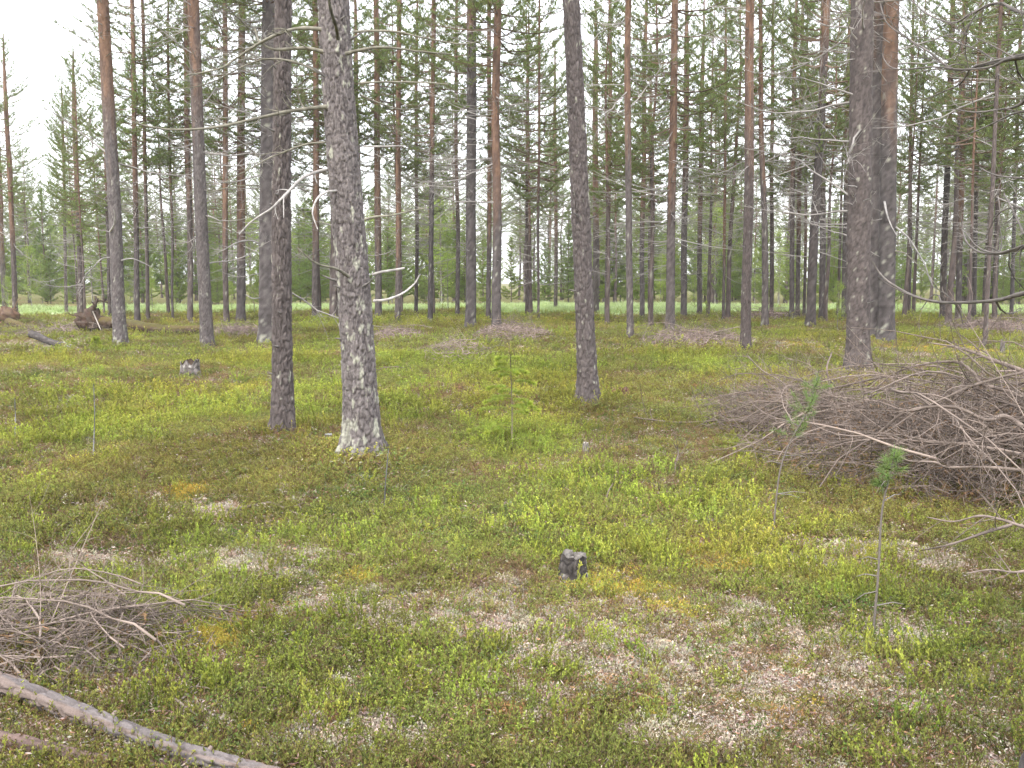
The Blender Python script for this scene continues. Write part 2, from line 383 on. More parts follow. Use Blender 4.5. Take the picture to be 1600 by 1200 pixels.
# ------------------------------------------------------------------ crowns
def crown_mesh(seed, z0, H, rmax, step=0.34, per=(3, 5), tufts=2.7, nl=(0.055, 0.10), nw=0.0125, nn=9, colr=(0.19, 0.24, 0.078), young=False, gap=0.2, dead_in=0.25, low_taper=0.25):
    rng = np.random.default_rng(seed); g = Geo(); C, D = [], []
    z = z0
    if not young:
        for _ in range(34):          # bare dead branches under the live crown
            zd = rng.uniform(z0 - 3.2, z0 + 1.5); L = rmax * rng.uniform(.25, .95); ph = rng.uniform(0, 6.28); el = rng.uniform(-.35, .2)
            h = np.array([math.cos(ph), math.sin(ph), 0]); n2 = np.array([-h[1], h[0], 0]); s = np.linspace(0, 1, 6)[:, None]
            pts = np.array([0, 0, zd]) + h * L * s + n2 * rng.uniform(-.2, .2) * L * s ** 2 + np.array([0, 0, 1]) * (math.sin(el) * L * s + rng.uniform(-.1, .3) * L * s ** 2)
            dc = DEADC * rng.uniform(.8, 1.5); g.tube(pts, np.linspace(.005 + .006 * L, .003, 6), dc, 3, 0, cap=False)
            for _k in range(rng.integers(2, 6)):
                i = rng.integers(1, 5); v = h * rng.uniform(.3, 1) + n2 * rng.uniform(-1, 1) + np.array([0, 0, rng.uniform(-.4, .5)]); v /= np.linalg.norm(v); l2 = L * rng.uniform(.15, .4)
                g.tube(np.array([pts[i], pts[i] + v * l2 * .6, pts[i] + v * l2 + rng.normal(0, .05, 3)]), [.005, .004, .002], dc, 3, 0, cap=False)
    bc = np.array([0.16, 0.11, 0.08]) if not young else np.array([0.13, 0.10, 0.07])
    while z < H - 0.15:
        t = (z - z0) / (H - z0)
        prof = min(1.0, (t + 0.08) / low_taper) * (1 - t) ** (0.62 if not young else 0.85) + 0.06
        for _ in range(rng.integers(per[0], per[1] + 1)):
            if rng.random() < gap: continue
            L = rmax * prof * rng.uniform(0.55, 1.15)
            ph = rng.uniform(0, 2 * np.pi)
            el = np.radians(-8 + 48 * t + rng.uniform(-10, 12)) if not young else np.radians(8 + 45 * t + rng.uniform(-8, 8))
            h = np.array([math.cos(ph), math.sin(ph), 0]); s = np.linspace(0, 1, 6)
            bend = rng.uniform(-0.2, 0.2)
            pts = (h[None] * (s * math.cos(el))[:, None] + np.array([-h[1], h[0], 0])[None] * (bend * s ** 2)[:, None]) * L
            pts[:, 2] = z + L * (math.sin(el) * s + 0.22 * s ** 2 - 0.10 * np.sin(s * np.pi)) + rng.normal(0, 0.02, 6) * s
            g.tube(pts, np.linspace(0.008 + 0.010 * L, 0.004, 6), bc * rng.uniform(0.7, 1.3), 3, 0, cap=False)
            nsh = max(2, int(L / 0.13))
            for a in np.linspace(0.32 if not young else 0.12, 1.0, nsh):
                i = min(int(a * 5), 4); p = pts[i] + (pts[i + 1] - pts[i]) * (a * 5 - i); d = pts[i + 1] - pts[i]; d = d / (np.linalg.norm(d) + 1e-9)
                perp = np.cross(d, [0, 0, 1.0])
                for sd in (-1, 1):
                    if rng.random() < 0.18: continue
                    l2 = rng.uniform(0.10, 0.30) * (0.5 + 0.5 * L) * (1.15 - 0.6 * a)
                    v = d * rng.uniform(0.4, 1.0) + perp * sd * rng.uniform(0.4, 1.0) + np.array([0, 0, rng.uniform(0.0, 0.6)]); v /= np.linalg.norm(v)
                    e = p + v * l2
                    if l2 > 0.18: g.tube(np.array([p, e]), [0.005, 0.003], bc, 3, 0, cap=False)
                    m = rng.poisson(tufts) + 1
                    for f in np.linspace(0.45, 1, m):
                        C.append(p + v * l2 * f); D.append(v * 0.7 + np.array([0, 0, 0.55]))
            C.append(pts[-1]); D.append(d + np.array([0, 0, 0.5]))
        z += step * rng.uniform(0.7, 1.3)
    for s in np.linspace(0, 0.5, 6): C.append(np.array([0, 0, H - s])); D.append(np.array([0, 0, 1.0]))
    C, D = np.array(C), np.array(D); D /= np.linalg.norm(D, axis=1, keepdims=True)
    n = len(C); tc = rgb(rng, colr, n, 0.35, 0.10)
    Cn = np.repeat(C, nn, 0) + rng.normal(0, 0.012, (n * nn, 3)); Dn = np.repeat(D, nn, 0) * 0.75 + rng.normal(0, 0.55, (n * nn, 3))
    g.blades(Cn, Dn, rng.uniform(*nl, n * nn), nw * rng.uniform(0.7, 1.3, n * nn), np.repeat(tc, nn, 0) * rng.uniform(0.85, 1.15, (n * nn, 1)), 1, rng=rng)
    return g.mesh('crown', [M_DEAD, M_NEEDLE], smooth=False)
PINE_H = 16.0
CROWNS = [crown_mesh(200 + i, 16 * f, 16.0, rm) for i, (f, rm) in enumerate(((0.42, 2.6), (0.34, 2.2), (0.46, 2.8), (0.38, 2.1), (0.29, 2.4), (0.31, 2.3)))]
CROWN_Z0 = [16 * f for f in (0.42, 0.34, 0.46, 0.38, 0.29, 0.31)]
YOUNG = [crown_mesh(230 + i, 0.5, 8.0, 1.5 + 0.15 * i, step=0.30, per=(4, 5), tufts=2.0, nl=(0.10, 0.17), nw=0.026, nn=8, colr=c, young=True, gap=0.08, low_taper=0.12)
         for i, c in enumerate(((0.20, 0.27, 0.055), (0.23, 0.30, 0.06), (0.175, 0.245, 0.055)))]
def leaf_crown(seed, z0, H, rmax, n=2600, colr=(0.26, 0.34, 0.065)):
    rng = np.random.default_rng(seed); g = Geo(); P = []
    for _ in range(46):
        t = rng.uniform(0, 1) ** 0.9; z = z0 + (H - z0) * t; ph = rng.uniform(0, 6.3); L = rmax * (1 - t) ** 0.6 * min(1, (t + .2) / .35) * rng.uniform(.5, 1.1) + .1
        s = np.linspace(0, 1, 6)[:, None]; h = np.array([math.cos(ph), math.sin(ph), 0.6 + t])
        pts = np.array([0, 0, z]) + h * L * s + np.array([0, 0, -0.25 * L]) * s ** 2
        g.tube(pts, np.linspace(.02, .004, 6), (0.16, 0.13, 0.11), 3, 0, cap=False)
        k = n // 46; P.append(pts[rng.integers(1, 6, k)] + rng.normal(0, 0.16 * rmax * 0.6, (k, 3)))
    P = np.concatenate(P); k = len(P)
    g.blades(P, rng.normal(0, 1, (k, 3)) + [0, 0, -0.3], rng.uniform(.07, .12, k), .075, rgb(rng, colr, k, .35, .12), 1, True, rng)
    return g.mesh('crown', [M_DEAD, M_LEAF], False)
BIRCH = [leaf_crown(250 + i, 1.0, 8.0, 1.5 + .2 * i) for i in range(3)]
_rngt = np.random.default_rng(5)
FAR_TRUNK = []
for i in range(5):
    g, _ = trunk_geo(0.11 + 0.012 * i, 0.06, 9.0, 15.7, 300 + i, k=9, nz=50, orange=4.5 + i * 1.2, relief=0.0, lichen=0.02, wob=0.06, warm=0.4, cell=(0.09, 0.25))
    FAR_TRUNK.append(g.mesh('trunk', [M_FARBARK]))
YOUNG_TRUNK = []
for i in range(2):
    g, _ = trunk_geo(0.07, 0.05, 3.0, 7.9, 320 + i, k=7, nz=24, orange=[3.0, 9.0][i], relief=0.0, lichen=[.02, .5][i], wob=0.04, warm=0.3, cell=(0.09, 0.25))
    YOUNG_TRUNK.append(g.mesh('trunk', [M_FARBARK]))

# ------------------------------------------------------------------ the pines one can tell apart
# base x, base y, width at base, x at top edge, width at top edge (photo px), height where bark turns orange, crown start, height, dead branches, label
PINES = [
 (567, 706, 54, 528, 47, 12, 9.0, 17, 0, 'thick grey pine trunk with pale lichen patches, cut off by the top edge'),
 (442, 676, 33, 447, 26, 7.0, 9.0, 16, 5, 'slim dark grey pine trunk just beside the thick lichen-spotted one'),
 (919, 630, 31, 892, 26, 11, 9.0, 16, 4, 'grey pine trunk leaning a little, standing alone behind the feathery yellow-green sapling'),
 (1341, 583, 36, 1350, 33, 12, 8.0, 17, 34, 'stout grey-brown pine behind the big brush pile, many dead twigs'),
 (1384, 535, 26, 1394, 22, 6.4, 9.5, 17, 14, 'pine with bright orange upper bark right behind the stout brush-pile pine'),
 (1366, 530, 20, 1372, 17, 9, 9.5, 16, 6, 'dark pine trunk wedged between the stout pine and the orange-topped pine'),
 (189, 540, 21, 158, 17, 5.2, 8.6, 16, 9, 'pine with white-grey base in front of the mossy fallen log, leaning toward open sky'),
 (324, 543, 20, 303, 17, 6.4, 8.2, 16, 14, 'straight grey pine just past the thin end of the mossy log'),
 (416, 538, 25, 421, 20, 12, 8.0, 17, 30, 'pale lichen-grey pine half hidden behind the slim dark trunk'),
 (735, 514, 17, 736, 14, 10, 8.5, 17, 10, 'tall grey pine, the greyer one of the pair in the centre'),
 (776, 519, 15, 776, 11, 4.2, 9.5, 17, 6, 'tall pine with orange-pink upper bark, second of the central pair'),
 (985, 531, 11, 981, 9, 5.2, 9.0, 16, 4, 'slender pale pine standing alone at the low brush heap'),
 (1047, 519, 15, 1053, 10, 4.0, 7.6, 17, 8, 'orange-barked pine with a small leafy shoot at its foot'),
 (1165, 550, 16, 1174, 13, 5.0, 8.5, 17, 7, 'orange-topped pine rising behind the thin end of the big brush pile'),
 (1195, 511, 11, 1189, 6, 5.5, 8.0, 16, 5, 'thinner dark pine close behind the pine at the brush pile end'),
 (1266, 512, 15, 1292, 11, 9, 7.5, 16, 9, 'dark pine leaning toward the stout brush-pile pine'),
 (1284, 503, 10, 1287, 8, 6, 7.5, 15, 6, 'upright thin pine close behind the leaning dark pine'),
 (1538, 545, 7, 1566, 6, 8, 7.5, 14, 7, 'thin leaning pole-like pine behind the big brush pile'),
 (1473, 500, 10, 1490, 8, 7, 8.0, 16, 5, 'dark straight pine behind the hanging bare branch'),
 (1497, 502, 9, 1508, 8, 4.0, 8.0, 16, 5, 'reddish pine beside the dark straight one behind the hanging branch'),
 (1554, 504, 8, 1566, 7, 6, 7.5, 15, 5, 'grey pine beyond the thin leaning pole-like pine'),
 (1521, 499, 7, 1532, 5, 6, 7.5, 15, 4, 'slender far pine between the reddish pine and the leaning pole'),
 (672, 506, 8, 677, 7, 6, 7.5, 15, 10, 'thin dark pine between the thick lichen trunk and the central pair'),
 (621, 504, 9, 624, 7, 3.0, 8.0, 16, 8, 'red-barked slender pine just behind the thick lichen trunk'),
 (493, 500, 11, 493, 8, 4.0, 8.0, 16, 9, 'reddish pine seen between the slim dark trunk and the thick one'),
 (522, 502, 14, 519, 10, 6, 8.5, 16, 6, 'dark pine mostly hidden behind the thick lichen-spotted trunk'),
 (591, 498, 11, 588, 8, 3.6, 8.0, 16, 6, 'orange pine peeking out along the thick lichen trunk'),
 (376, 504, 14, 377, 10, 3.5, 8.0, 17, 10, 'sturdy red-brown pine between the straight grey and the pale pine'),
 (354, 507, 9, 350, 7, 3.4, 8.0, 16, 7, 'thin reddish pine next to the sturdy red-brown pine'),
 (297, 503, 9, 290, 8, 6, 7.5, 16, 8, 'grey pine standing behind the mossy log near the straight grey pine'),
 (215, 508, 9, 206, 6, 4.6, 7.5, 16, 9, 'straight pine with reddish bark right behind the root plate pine'),
 (231, 501, 6, 222, 5, 5, 7.5, 15, 6, 'thin dark pine next to the straight reddish pine'),
 (128, 494, 9, 112, 6, 6, 5.5, 12, 8, 'shorter pine behind the upturned root plate, open sky above'),
 (104, 490, 5, 92, 4, 6, 6.0, 11, 5, 'very thin pine at the edge of the open sky'),
 (24, 492, 8, 2, 6, 4.2, 7.0, 13, 6, 'reddish pine by the far upturned root plate'),
 (9, 488, 8, -16, 6, 3.6, 6.5, 13, 6, 'outermost pine at the edge of the view by the far root plate'),
 (270, 500, 4, 263, 4, 4, 6.5, 13, 4, 'pencil-thin pine seen against the pale clearing'),
 (715, 499, 7, 713, 5, 5, 7.0, 15, 7, 'thin grey pine at the near edge of the clearing beside the central pair'),
 (763, 504, 8, 764, 6, 3.8, 8.0, 16, 4, 'thin pine tucked between the two central pines'),
 (824, 494, 7, 825, 5, 6, 6.5, 14, 9, 'slender pine in the open gap past the central pair'),
 (841, 502, 4, 842, 4, 5, 6.0, 13, 5, 'rod-thin pine in the open gap, darker of two'),
 (868, 486, 6, 868, 5, 4, 6.5, 14, 5, 'thin far pine at the clearing beside the leaning grey trunk'),
 (931, 490, 10, 930, 8, 5, 7.5, 16, 7, 'reddish pine half covered by the leaning grey trunk'),
 (948, 498, 7, 954, 6, 4.6, 7.0, 15, 5, 'thin orange pine just past the leaning grey trunk'),
 (1003, 502, 8, 1009, 6, 4.4, 7.0, 15, 5, 'red-brown pine beside the slender pale one'),
 (1015, 487, 6, 1018, 5, 6, 6.5, 14, 4, 'thin far pine behind the red-brown one near the pale meadow'),
 (1068, 500, 10, 1074, 8, 6, 7.0, 15, 9, 'dull grey pine close behind the orange-barked pine'),
 (1093, 494, 8, 1100, 6, 4.5, 7.0, 15, 5, 'reddish slim pine in front of the bright meadow strip'),
 (1130, 502, 5, 1134, 4, 2.6, 6.5, 14, 4, 'pale pink rod-thin pine before the bright meadow strip'),
 (1237, 500, 8, 1244, 6, 6, 7.0, 15, 5, 'grey pine, first of three close thin trunks'),
 (1246, 499, 7, 1254, 6, 4.2, 7.0, 15, 4, 'red-topped pine, middle of three close thin trunks'),
 (1256, 494, 5, 1263, 4, 3, 7.0, 14, 3, 'pinkish pine, last of three close thin trunks'),
 (1318, 503, 8, 1330, 6, 6, 7.5, 15, 6, 'grey pine just beside the stout brush-pile pine'),
 (1205, 496, 7, 1208, 5, 5, 7.0, 15, 4, 'thin pine standing past the dark pine at the clearing edge'),
 (1580, 498, 6, 1596, 5, 6, 7.0, 15, 4, 'last thin pine before the frame edge beyond the brush pile'),
 (1420, 494, 6, 1428, 5, 5, 7.0, 15, 4, 'thin far pine seen through the twigs beside the orange-topped pine'),
 (562, 494, 8, 556, 6, 4, 7.0, 16, 4, 'far pine almost hidden behind the thick lichen trunk, its crown showing above'),
 (650, 494, 6, 652, 5, 5, 7.0, 15, 5, 'thin far pine between the red slender and the dark thin pine'),
 (448, 497, 7, 446, 6, 5, 7.0, 15, 5, 'far thin pine showing beside the slim dark trunk'),
 (172, 498, 6, 160, 5, 5, 6.0, 12, 6, 'thin pine directly behind the white-footed pine'),
]
TREES = {}
USED = []
def lean_of(base, tx, ty=0):
    d = ray(tx, ty); P = Vector((0, 0, CAM_H)) + d * (base.y / d.y)
    v = P - base
    return Vector((0, 0, 1)).rotation_difference(v.normalized()), v.length
for i, (bx, by, w0, tx, w1, oz, cz, H, nd, label) in enumerate(PINES):
    base = ground(bx, by); dist = base.y
    q, z1 = lean_of(base, tx)
    px_m = dist / FPX / cp
    r0, r1 = w0 * px_m / 2, w1 * px_m / 2
    zz1 = min(z1, H * 0.75); r1 = r0 + (r1 - r0) * zz1 / z1
    if dist > 30: cz -= 1.6
    t = empty('pine_tree', base, q)
    tag(t, label, 'pine tree', 'tall pines of the near stand')
    TREES[i] = t; USED.append((base.x, base.y))
    rng = np.random.default_rng(1000 + i)
    if dist < 14: kw = dict(k=84, nz=420, relief=0.017, cell=(0.045, 0.10))
    elif dist < 24: kw = dict(k=44, nz=260, relief=0.014, cell=(0.05, 0.13))
    else: kw = dict(k=16, nz=130, relief=0.010, cell=(0.06, 0.16))
    kw.update(lichen=-0.10, lichen_base=0.14, flare=0.5 if dist < 20 else 0.35, warm=rng.uniform(0.0, 0.35), grey=rng.uniform(0.8, 1.05), wob=0.02)
    if i == 0: kw.update(lichen=0.06, lichen_base=0.34, grey=1.32, warm=0.0, relief=0.016, cell=(0.036, 0.095), k=112, nz=560)
    if i == 1: kw.update(lichen=-0.10, lichen_base=0.08, grey=0.92, warm=0.15)
    if i == 2: kw.update(lichen=-0.04, lichen_base=0.08, grey=0.98)
    if i == 3: kw.update(lichen=-0.04, lichen_base=0.08, grey=0.9, warm=0.2)
    if i in (6, 8): kw.update(lichen=-0.08, lichen_base=0.36, grey=1.1, warm=0)
    if i in (15, 18, 22): kw.update(grey=0.7)
    g, prof = trunk_geo(r0, r1, zz1, H, 400 + i, orange=oz, **kw)
    obj('trunk', g.mesh('trunk', [M_BARK]), t)
    ci = int(rng.integers(0, len(CROWNS))); s = (H - 0.2) / 16.0
    # the live crown: from cz to the top
    sz = (H - cz) / (16.0 - CROWN_Z0[ci])
    wx, wy, _ = prof(H)
    o = obj('crown', CROWNS[ci], t, (float(wx) * 0.6, float(wy) * 0.6, H - 16.0 * sz), (0, 0, rng.uniform(0, 6.28)), (s * rng.uniform(.9, 1.2), s * rng.uniform(.9, 1.2), sz))
    for b in range(int(nd * 1.4)):
        f = rng.uniform(0, 1)
        lo = 2.2 if dist < 20 else 1.6
        z = lo + (cz + 1.0 - lo) * f ** 0.8
        ph = rng.uniform(0, 2 * np.pi)
        if i == 3: ph = rng.normal(math.pi, 0.9) if rng.random() < 0.72 else ph
        if i == 8: ph = rng.normal(math.pi, 1.0) if rng.random() < 0.7 else ph
        x, y, r = [float(v) for v in prof(z)]
        long = rng.random() < 0.25 + 0.6 * f
        me = DEAD_LONG[rng.integers(0, 7)] if long else DEAD_SHORT[rng.integers(0, 5)]
        obj('dead_branch', me, t, (x + r * 0.85 * math.cos(ph), y + r * 0.85 * math.sin(ph), z), (rng.uniform(-.5, .5), -rng.uniform(-0.15, 0.45), ph), rng.uniform(0.7, 1.25))
    for b in range(4 if dist > 20 else 9):
        z = rng.uniform(0.5, min(zz1, cz)); ph = rng.uniform(math.pi, 2 * math.pi)
        x, y, r = [float(v) for v in prof(z)]
        obj('branch_stub', STUB[rng.integers(0, 3)], t, (x + r * 0.9 * math.cos(ph), y + r * 0.9 * math.sin(ph), z), (0, -rng.uniform(-.1, .5), ph), rng.uniform(.7, 1.3))

def traced_branch(tree, P, r0, r1, seed, side=4, colr=DEADC, name='dead_branch', mat=None, tw=0.22, k=6):
    """P: (photo x, photo y, depth) along the branch; a real limb at that distance, a child of its tree."""
    rng = np.random.default_rng(seed)
    mw = tree.matrix_basis if tree is not None else Matrix()
    pts = spline([np.array(at(*p)) for p in P], 6)
    inv = (Matrix.Translation(tree.location) @ tree.rotation_quaternion.to_matrix().to_4x4()).inverted() if tree is not None else Matrix()
    loc = np.array([inv @ Vector(p) for p in pts])
    loc += np.cumsum(rng.normal(0, r0 * 0.10, loc.shape), 0) * np.linspace(0, 1, len(loc))[:, None]
    g = Geo(); twiggy(g, loc, r0, r1, colr, rng, side=side, k=k, tw=tw)
    return obj(name, g.mesh(name, [mat or M_DEAD]), tree)
t0 = TREES[0]; d0 = t0.location.y
WHITE, OLIVE = np.array([0.34, 0.32, 0.305]), np.array([0.155, 0.145, 0.115])
for k, (P, r0, r1, c, sd) in enumerate([
    ([(520, 265, d0), (500, 267, d0 - .1), (470, 280, d0 - .3), (445, 305, d0 - .45), (425, 325, d0 - .5), (395, 345, d0 - .5), (375, 365, d0 - .5)], .016, .005, WHITE, 5),
    ([(530, 298, d0 - .1), (510, 300, d0 - .25), (495, 312, d0 - .35), (489, 332, d0 - .4), (498, 356, d0 - .4)], .013, .004, WHITE * 1.15, 0),
    ([(570, 343, d0 - .1), (590, 338, d0 - .2), (612, 336, d0 - .2), (640, 328, d0), (665, 322, d0)], .013, .004, OLIVE * 1.3, 2),
    ([(583, 429, d0 - .05), (600, 424, d0 - .1), (632, 418, d0)], .014, .010, WHITE, 0),
    ([(584, 470, d0 - .05), (605, 468, d0 - .1), (630, 458, d0), (648, 442, d0 + .1), (657, 428, d0 + .1)], .014, .005, WHITE * 1.05, 0),
    ([(545, 432, d0 - .15), (525, 420, d0 - .3), (500, 414, d0 - .4), (480, 402, d0 - .5), (463, 388, d0 - .5)], .014, .004, OLIVE, 3),
    ([(515, 166, d0 - .1), (480, 170, d0 - .2), (440, 176, d0 - .3), (380, 190, d0 - .4), (330, 200, d0 - .5), (270, 203, d0 - .5), (225, 198, d0 - .6), (195, 187, d0 - .6)], .018, .005, OLIVE * 1.1, 9),
    ([(512, 82, d0 - .1), (475, 75, d0 - .1), (430, 77, d0), (405, 65, d0), (398, 45, d0 + .1)], .017, .006, OLIVE * 1.2, 6),
    ([(505, 46, d0 - .1), (470, 44, d0 - .1), (435, 52, d0 - .1), (400, 70, d0), (370, 90, d0 + .1), (340, 108, d0 + .1), (290, 118, d0 + .2)], .018, .005, OLIVE * 1.2, 9),
    ([(540, 84, d0 - .15), (565, 78, d0 - .2), (600, 74, d0 - .2), (650, 80, d0 - .1), (705, 86, d0)], .016, .006, OLIVE, 3),
    ([(552, 50, d0), (590, 48, d0), (625, 50, d0), (660, 58, d0), (720, 68, d0 + .1), (760, 60, d0 + .1)], .012, .004, OLIVE * 1.2, 5),
    ([(560, 130, d0), (600, 128, d0), (650, 129, d0), (700, 132, d0)], .010, .004, OLIVE * 1.4, 2),
    ([(562, 148, d0), (590, 160, d0), (625, 170, d0 + .1), (660, 168, d0 + .1)], .010, .003, OLIVE, 3),
    ([(568, 229, d0), (600, 229, d0), (632, 228, d0)], .010, .004, WHITE * .9, 0),
    ([(528, 60, d0 - .25), (525, 40, d0 - .45), (517, 15, d0 - .6), (512, -15, d0 - .7)], .017, .010, OLIVE * .7, 0),
    ([(515, 222, d0), (480, 225, d0), (450, 235, d0 - .1), (420, 248, d0 - .1), (390, 265, d0 - .2), (350, 285, d0 - .2)], .012, .003, OLIVE * 1.3, 7),
    ([(508, 118, d0), (470, 100, d0 + .2), (430, 92, d0 + .4), (390, 100, d0 + .5), (330, 130, d0 + .7), (270, 142, d0 + .9)], .013, .003, OLIVE, 9),
]):
    traced_branch(t0, P, r0, r1, 500 + k, sd, c)
t8, d8 = TREES[8], TREES[8].location.y
for k, (P, r0, r1, c, sd) in enumerate([
    ([(405, 290, d8), (385, 290, d8 - .3), (362, 292, d8 - .5), (330, 300, d8 - .6), (290, 303, d8 - .8)], .024, .006, OLIVE * 1.5, 7),
    ([(410, 385, d8), (395, 376, d8 - .3), (372, 378, d8 - .6), (352, 388, d8 - .7), (332, 397, d8 - .7)], .026, .008, WHITE * .85, 3),
    ([(405, 245, d8), (380, 225, d8 - .4), (345, 205, d8 - .8), (300, 190, d8 - 1)], .024, .006, OLIVE, 8),
    ([(405, 60, d8), (385, 40, d8 - .6), (360, 15, d8 - 1), (345, -10, d8 - 1.2)], .026, .01, OLIVE, 6),
    ([(410, 465, d8 - .1), (395, 466, d8 - .3), (382, 460, d8 - .3)], .02, .008, WHITE * .8, 0),
]):
    traced_branch(t8, P, r0, r1, 540 + k, sd, c)
t6, d6 = TREES[6], TREES[6].location.y
traced_branch(t6, [(172, 362, d6 - .1), (178, 352, d6 - .4), (180, 338, d6 - .6), (178, 328, d6 - .7)], .03, .012, 560, 0, WHITE)
traced_branch(t6, [(186, 408, d6), (205, 404, d6 - .2), (222, 410, d6 - .2), (238, 418, d6 - .2)], .02, .006, 561, 1, WHITE * .8)
traced_branch(t6, [(180, 402, d6), (160, 404, d6 - .1), (145, 418, d6 - .3), (132, 432, d6 - .3), (122, 455, d6 - .4)], .02, .006, 562, 2, WHITE * .7)
t4, d4 = TREES[4], TREES[4].location.y
for k, (P, r0, r1, c, sd) in enumerate([
    ([(1382, 315, d4 - .3), (1386, 335, d4 - .6), (1392, 352, d4 - .8), (1402, 370, d4 - .9)], .028, .008, WHITE * .9, 0),
    ([(1400, 355, d4 - .1), (1418, 370, d4 - .4), (1432, 390, d4 - .6), (1446, 415, d4 - .7), (1455, 440, d4 - .8), (1466, 455, d4 - .8)], .03, .008, WHITE * .75, 6),
    ([(1397, 392, d4 - .1), (1412, 395, d4 - .3), (1430, 410, d4 - .4), (1450, 430, d4 - .5), (1468, 456, d4 - .5)], .022, .006, OLIVE * 1.4, 5),
]):
    traced_branch(t4, P, r0, r1, 570 + k, sd, c)

# the pine just outside the frame, its bare branches hang in
tb = empty('pine_tree', ground(1596 + 72, 1290), lean_of(ground(1596 + 72, 1290), 1720, 0)[0])
tag(tb, 'pine at the frame edge, only its dark bare hanging branches and a trunk sliver show', 'pine tree', 'tall pines of the near stand')
g, _ = trunk_geo(0.105, 0.085, 4.5, 14, 777, k=64, nz=300, orange=6, relief=0.014, grey=0.8, cell=(0.04, 0.10))
obj('trunk', g.mesh('trunk', [M_BARK]), tb)
o = obj('crown', CROWNS[1], tb, (0, 0, 14 - 16 * .62), (0, 0, 1.0), (.8, .8, .62))
db = tb.location.y
DARKB = np.array([0.13, 0.115, 0.105])
for k, (P, r0, r1, sd) in enumerate([
    ([(1700, 440, db), (1600, 458, db + .3), (1560, 468, db + .5), (1500, 472, db + .8), (1460, 470, db + 1), (1420, 458, db + 1.2), (1390, 440, db + 1.3), (1372, 422, db + 1.4), (1361, 404, db + 1.4)], .014, .005, 5),
    ([(1700, 350, db), (1620, 380, db + .3), (1590, 390, db + .5), (1560, 397, db + .7), (1530, 395, db + .9), (1512, 382, db + 1), (1504, 362, db + 1.1), (1500, 335, db + 1.1)], .011, .004, 4),
    ([(1690, 330, db), (1620, 378, db + .3), (1598, 384, db + .4), (1560, 395, db + .6), (1530, 388, db + .8), (1515, 372, db + .9), (1507, 360, db + 1)], .010, .003, 4),
    ([(1680, 260, db), (1620, 320, db + .2), (1603, 365, db + .3), (1592, 345, db + .4), (1580, 318, db + .5), (1570, 300, db + .6)], .010, .004, 3),
    ([(1700, 70, db), (1620, 88, db + .4), (1580, 92, db + .6), (1540, 100, db + .8), (1510, 108, db + 1), (1480, 105, db + 1.2), (1450, 80, db + 1.3), (1420, 60, db + 1.5), (1385, 35, db + 1.6), (1372, 0, db + 1.7)], .013, .004, 9),
    ([(1700, 60, db), (1600, 85, db + .4), (1575, 90, db + .6), (1520, 105, db + .9), (1500, 130, db + 1), (1470, 145, db + 1.2), (1430, 160, db + 1.3)], .010, .003, 8),
    ([(1700, 20, db), (1600, 20, db + .5), (1560, 5, db + .8), (1520, 20, db + 1), (1490, 35, db + 1.2), (1450, 22, db + 1.4), (1425, 0, db + 1.5)], .012, .004, 9),
    ([(1700, 160, db), (1620, 90, db + .3), (1600, 88, db + .4), (1570, 94, db + .6), (1545, 105, db + .7), (1500, 109, db + .9), (1460, 105, db + 1), (1400, 108, db + 1.2), (1380, 90, db + 1.3), (1382, 72, db + 1.3)], .011, .003, 7),
    ([(1700, 90, db), (1620, 140, db + .3), (1590, 165, db + .4), (1560, 172, db + .6), (1520, 175, db + .8), (1490, 170, db + 1)], .011, .003, 6),
    ([(1700, 190, db), (1640, 275, db + .2), (1605, 278, db + .4), (1560, 275, db + .6), (1530, 262, db + .8)], .010, .003, 5),
    ([(1700, 330, db), (1620, 335, db + .3), (1590, 325, db + .5), (1560, 335, db + .7), (1540, 372, db + .9)], .008, .002, 3),
    ([(1690, 150, db), (1620, 170, db + .3), (1580, 180, db + .5), (1540, 200, db + .7), (1505, 215, db + 1)], .009, .002, 5),
]):
    traced_branch(tb, P, r0 * .58, r1 * .6, 600 + k, sd, DARKB, k=6, tw=0.20)

# ------------------------------------------------------------------ trees behind
rngf = np.random.default_rng(42)
def far_pine(x, y, H, name, label, group, cat='pine tree', thin=1.0, crown=None):
    t = empty(name, (x, y, float(terrain(x, y))), Euler((rngf.normal(0, .012), rngf.normal(0, .012), 0)).to_quaternion())
    tag(t, label, cat, group)
    s = H / 16.0
    obj('trunk', FAR_TRUNK[rngf.integers(0, 5)], t, rot=(0, 0, rngf.uniform(0, 6)), scale=(s * thin, s * thin, s))
    ci = int(rngf.integers(0, len(CROWNS))); obj('crown', CROWNS[ci], t, rot=(0, 0, rngf.uniform(0, 6.28)), scale=(s * rngf.uniform(.8, 1.15), s * rngf.uniform(.8, 1.15), s))
    for _ in range(3):
        ph = rngf.uniform(0, 6.3); obj('dead_branch', DEAD_LONG[rngf.integers(0, 7)], t, (0, 0, rngf.uniform(2, 6.0) * s), (0, rngf.uniform(-.3, .2), ph), rngf.uniform(.5, .9))
    return t
MAIN = list(USED)
def clear_view(x, y): return all(abs(x / y - a / b) > .013 for a, b in MAIN[:16])      # not tucked right behind a main trunk
def free(x, y, d): return all((x - a) ** 2 + (y - b) ** 2 > d * d for a, b in USED)
def open_sky(x, y):      # the opening in the canopy over the clearing at this side
    return x / y < -0.44
n = 0
while n < 30:
    y = rngf.uniform(33, 47); x = rngf.uniform(-0.60, 0.66) * y
    if not free(x, y, 1.2) or not clear_view(x, y) or (open_sky(x, y) and rngf.random() < .8): continue
    USED.append((x, y)); n += 1
    far_pine(x, y, rngf.uniform(11, 16) * (0.75 if x / y < -.38 else 1), 'pine_tree', 'slim pine in the middle distance, one of many thin trunks before the pale clearing', 'slim pines before the clearing', thin=rngf.uniform(.55, .9))
n = 0
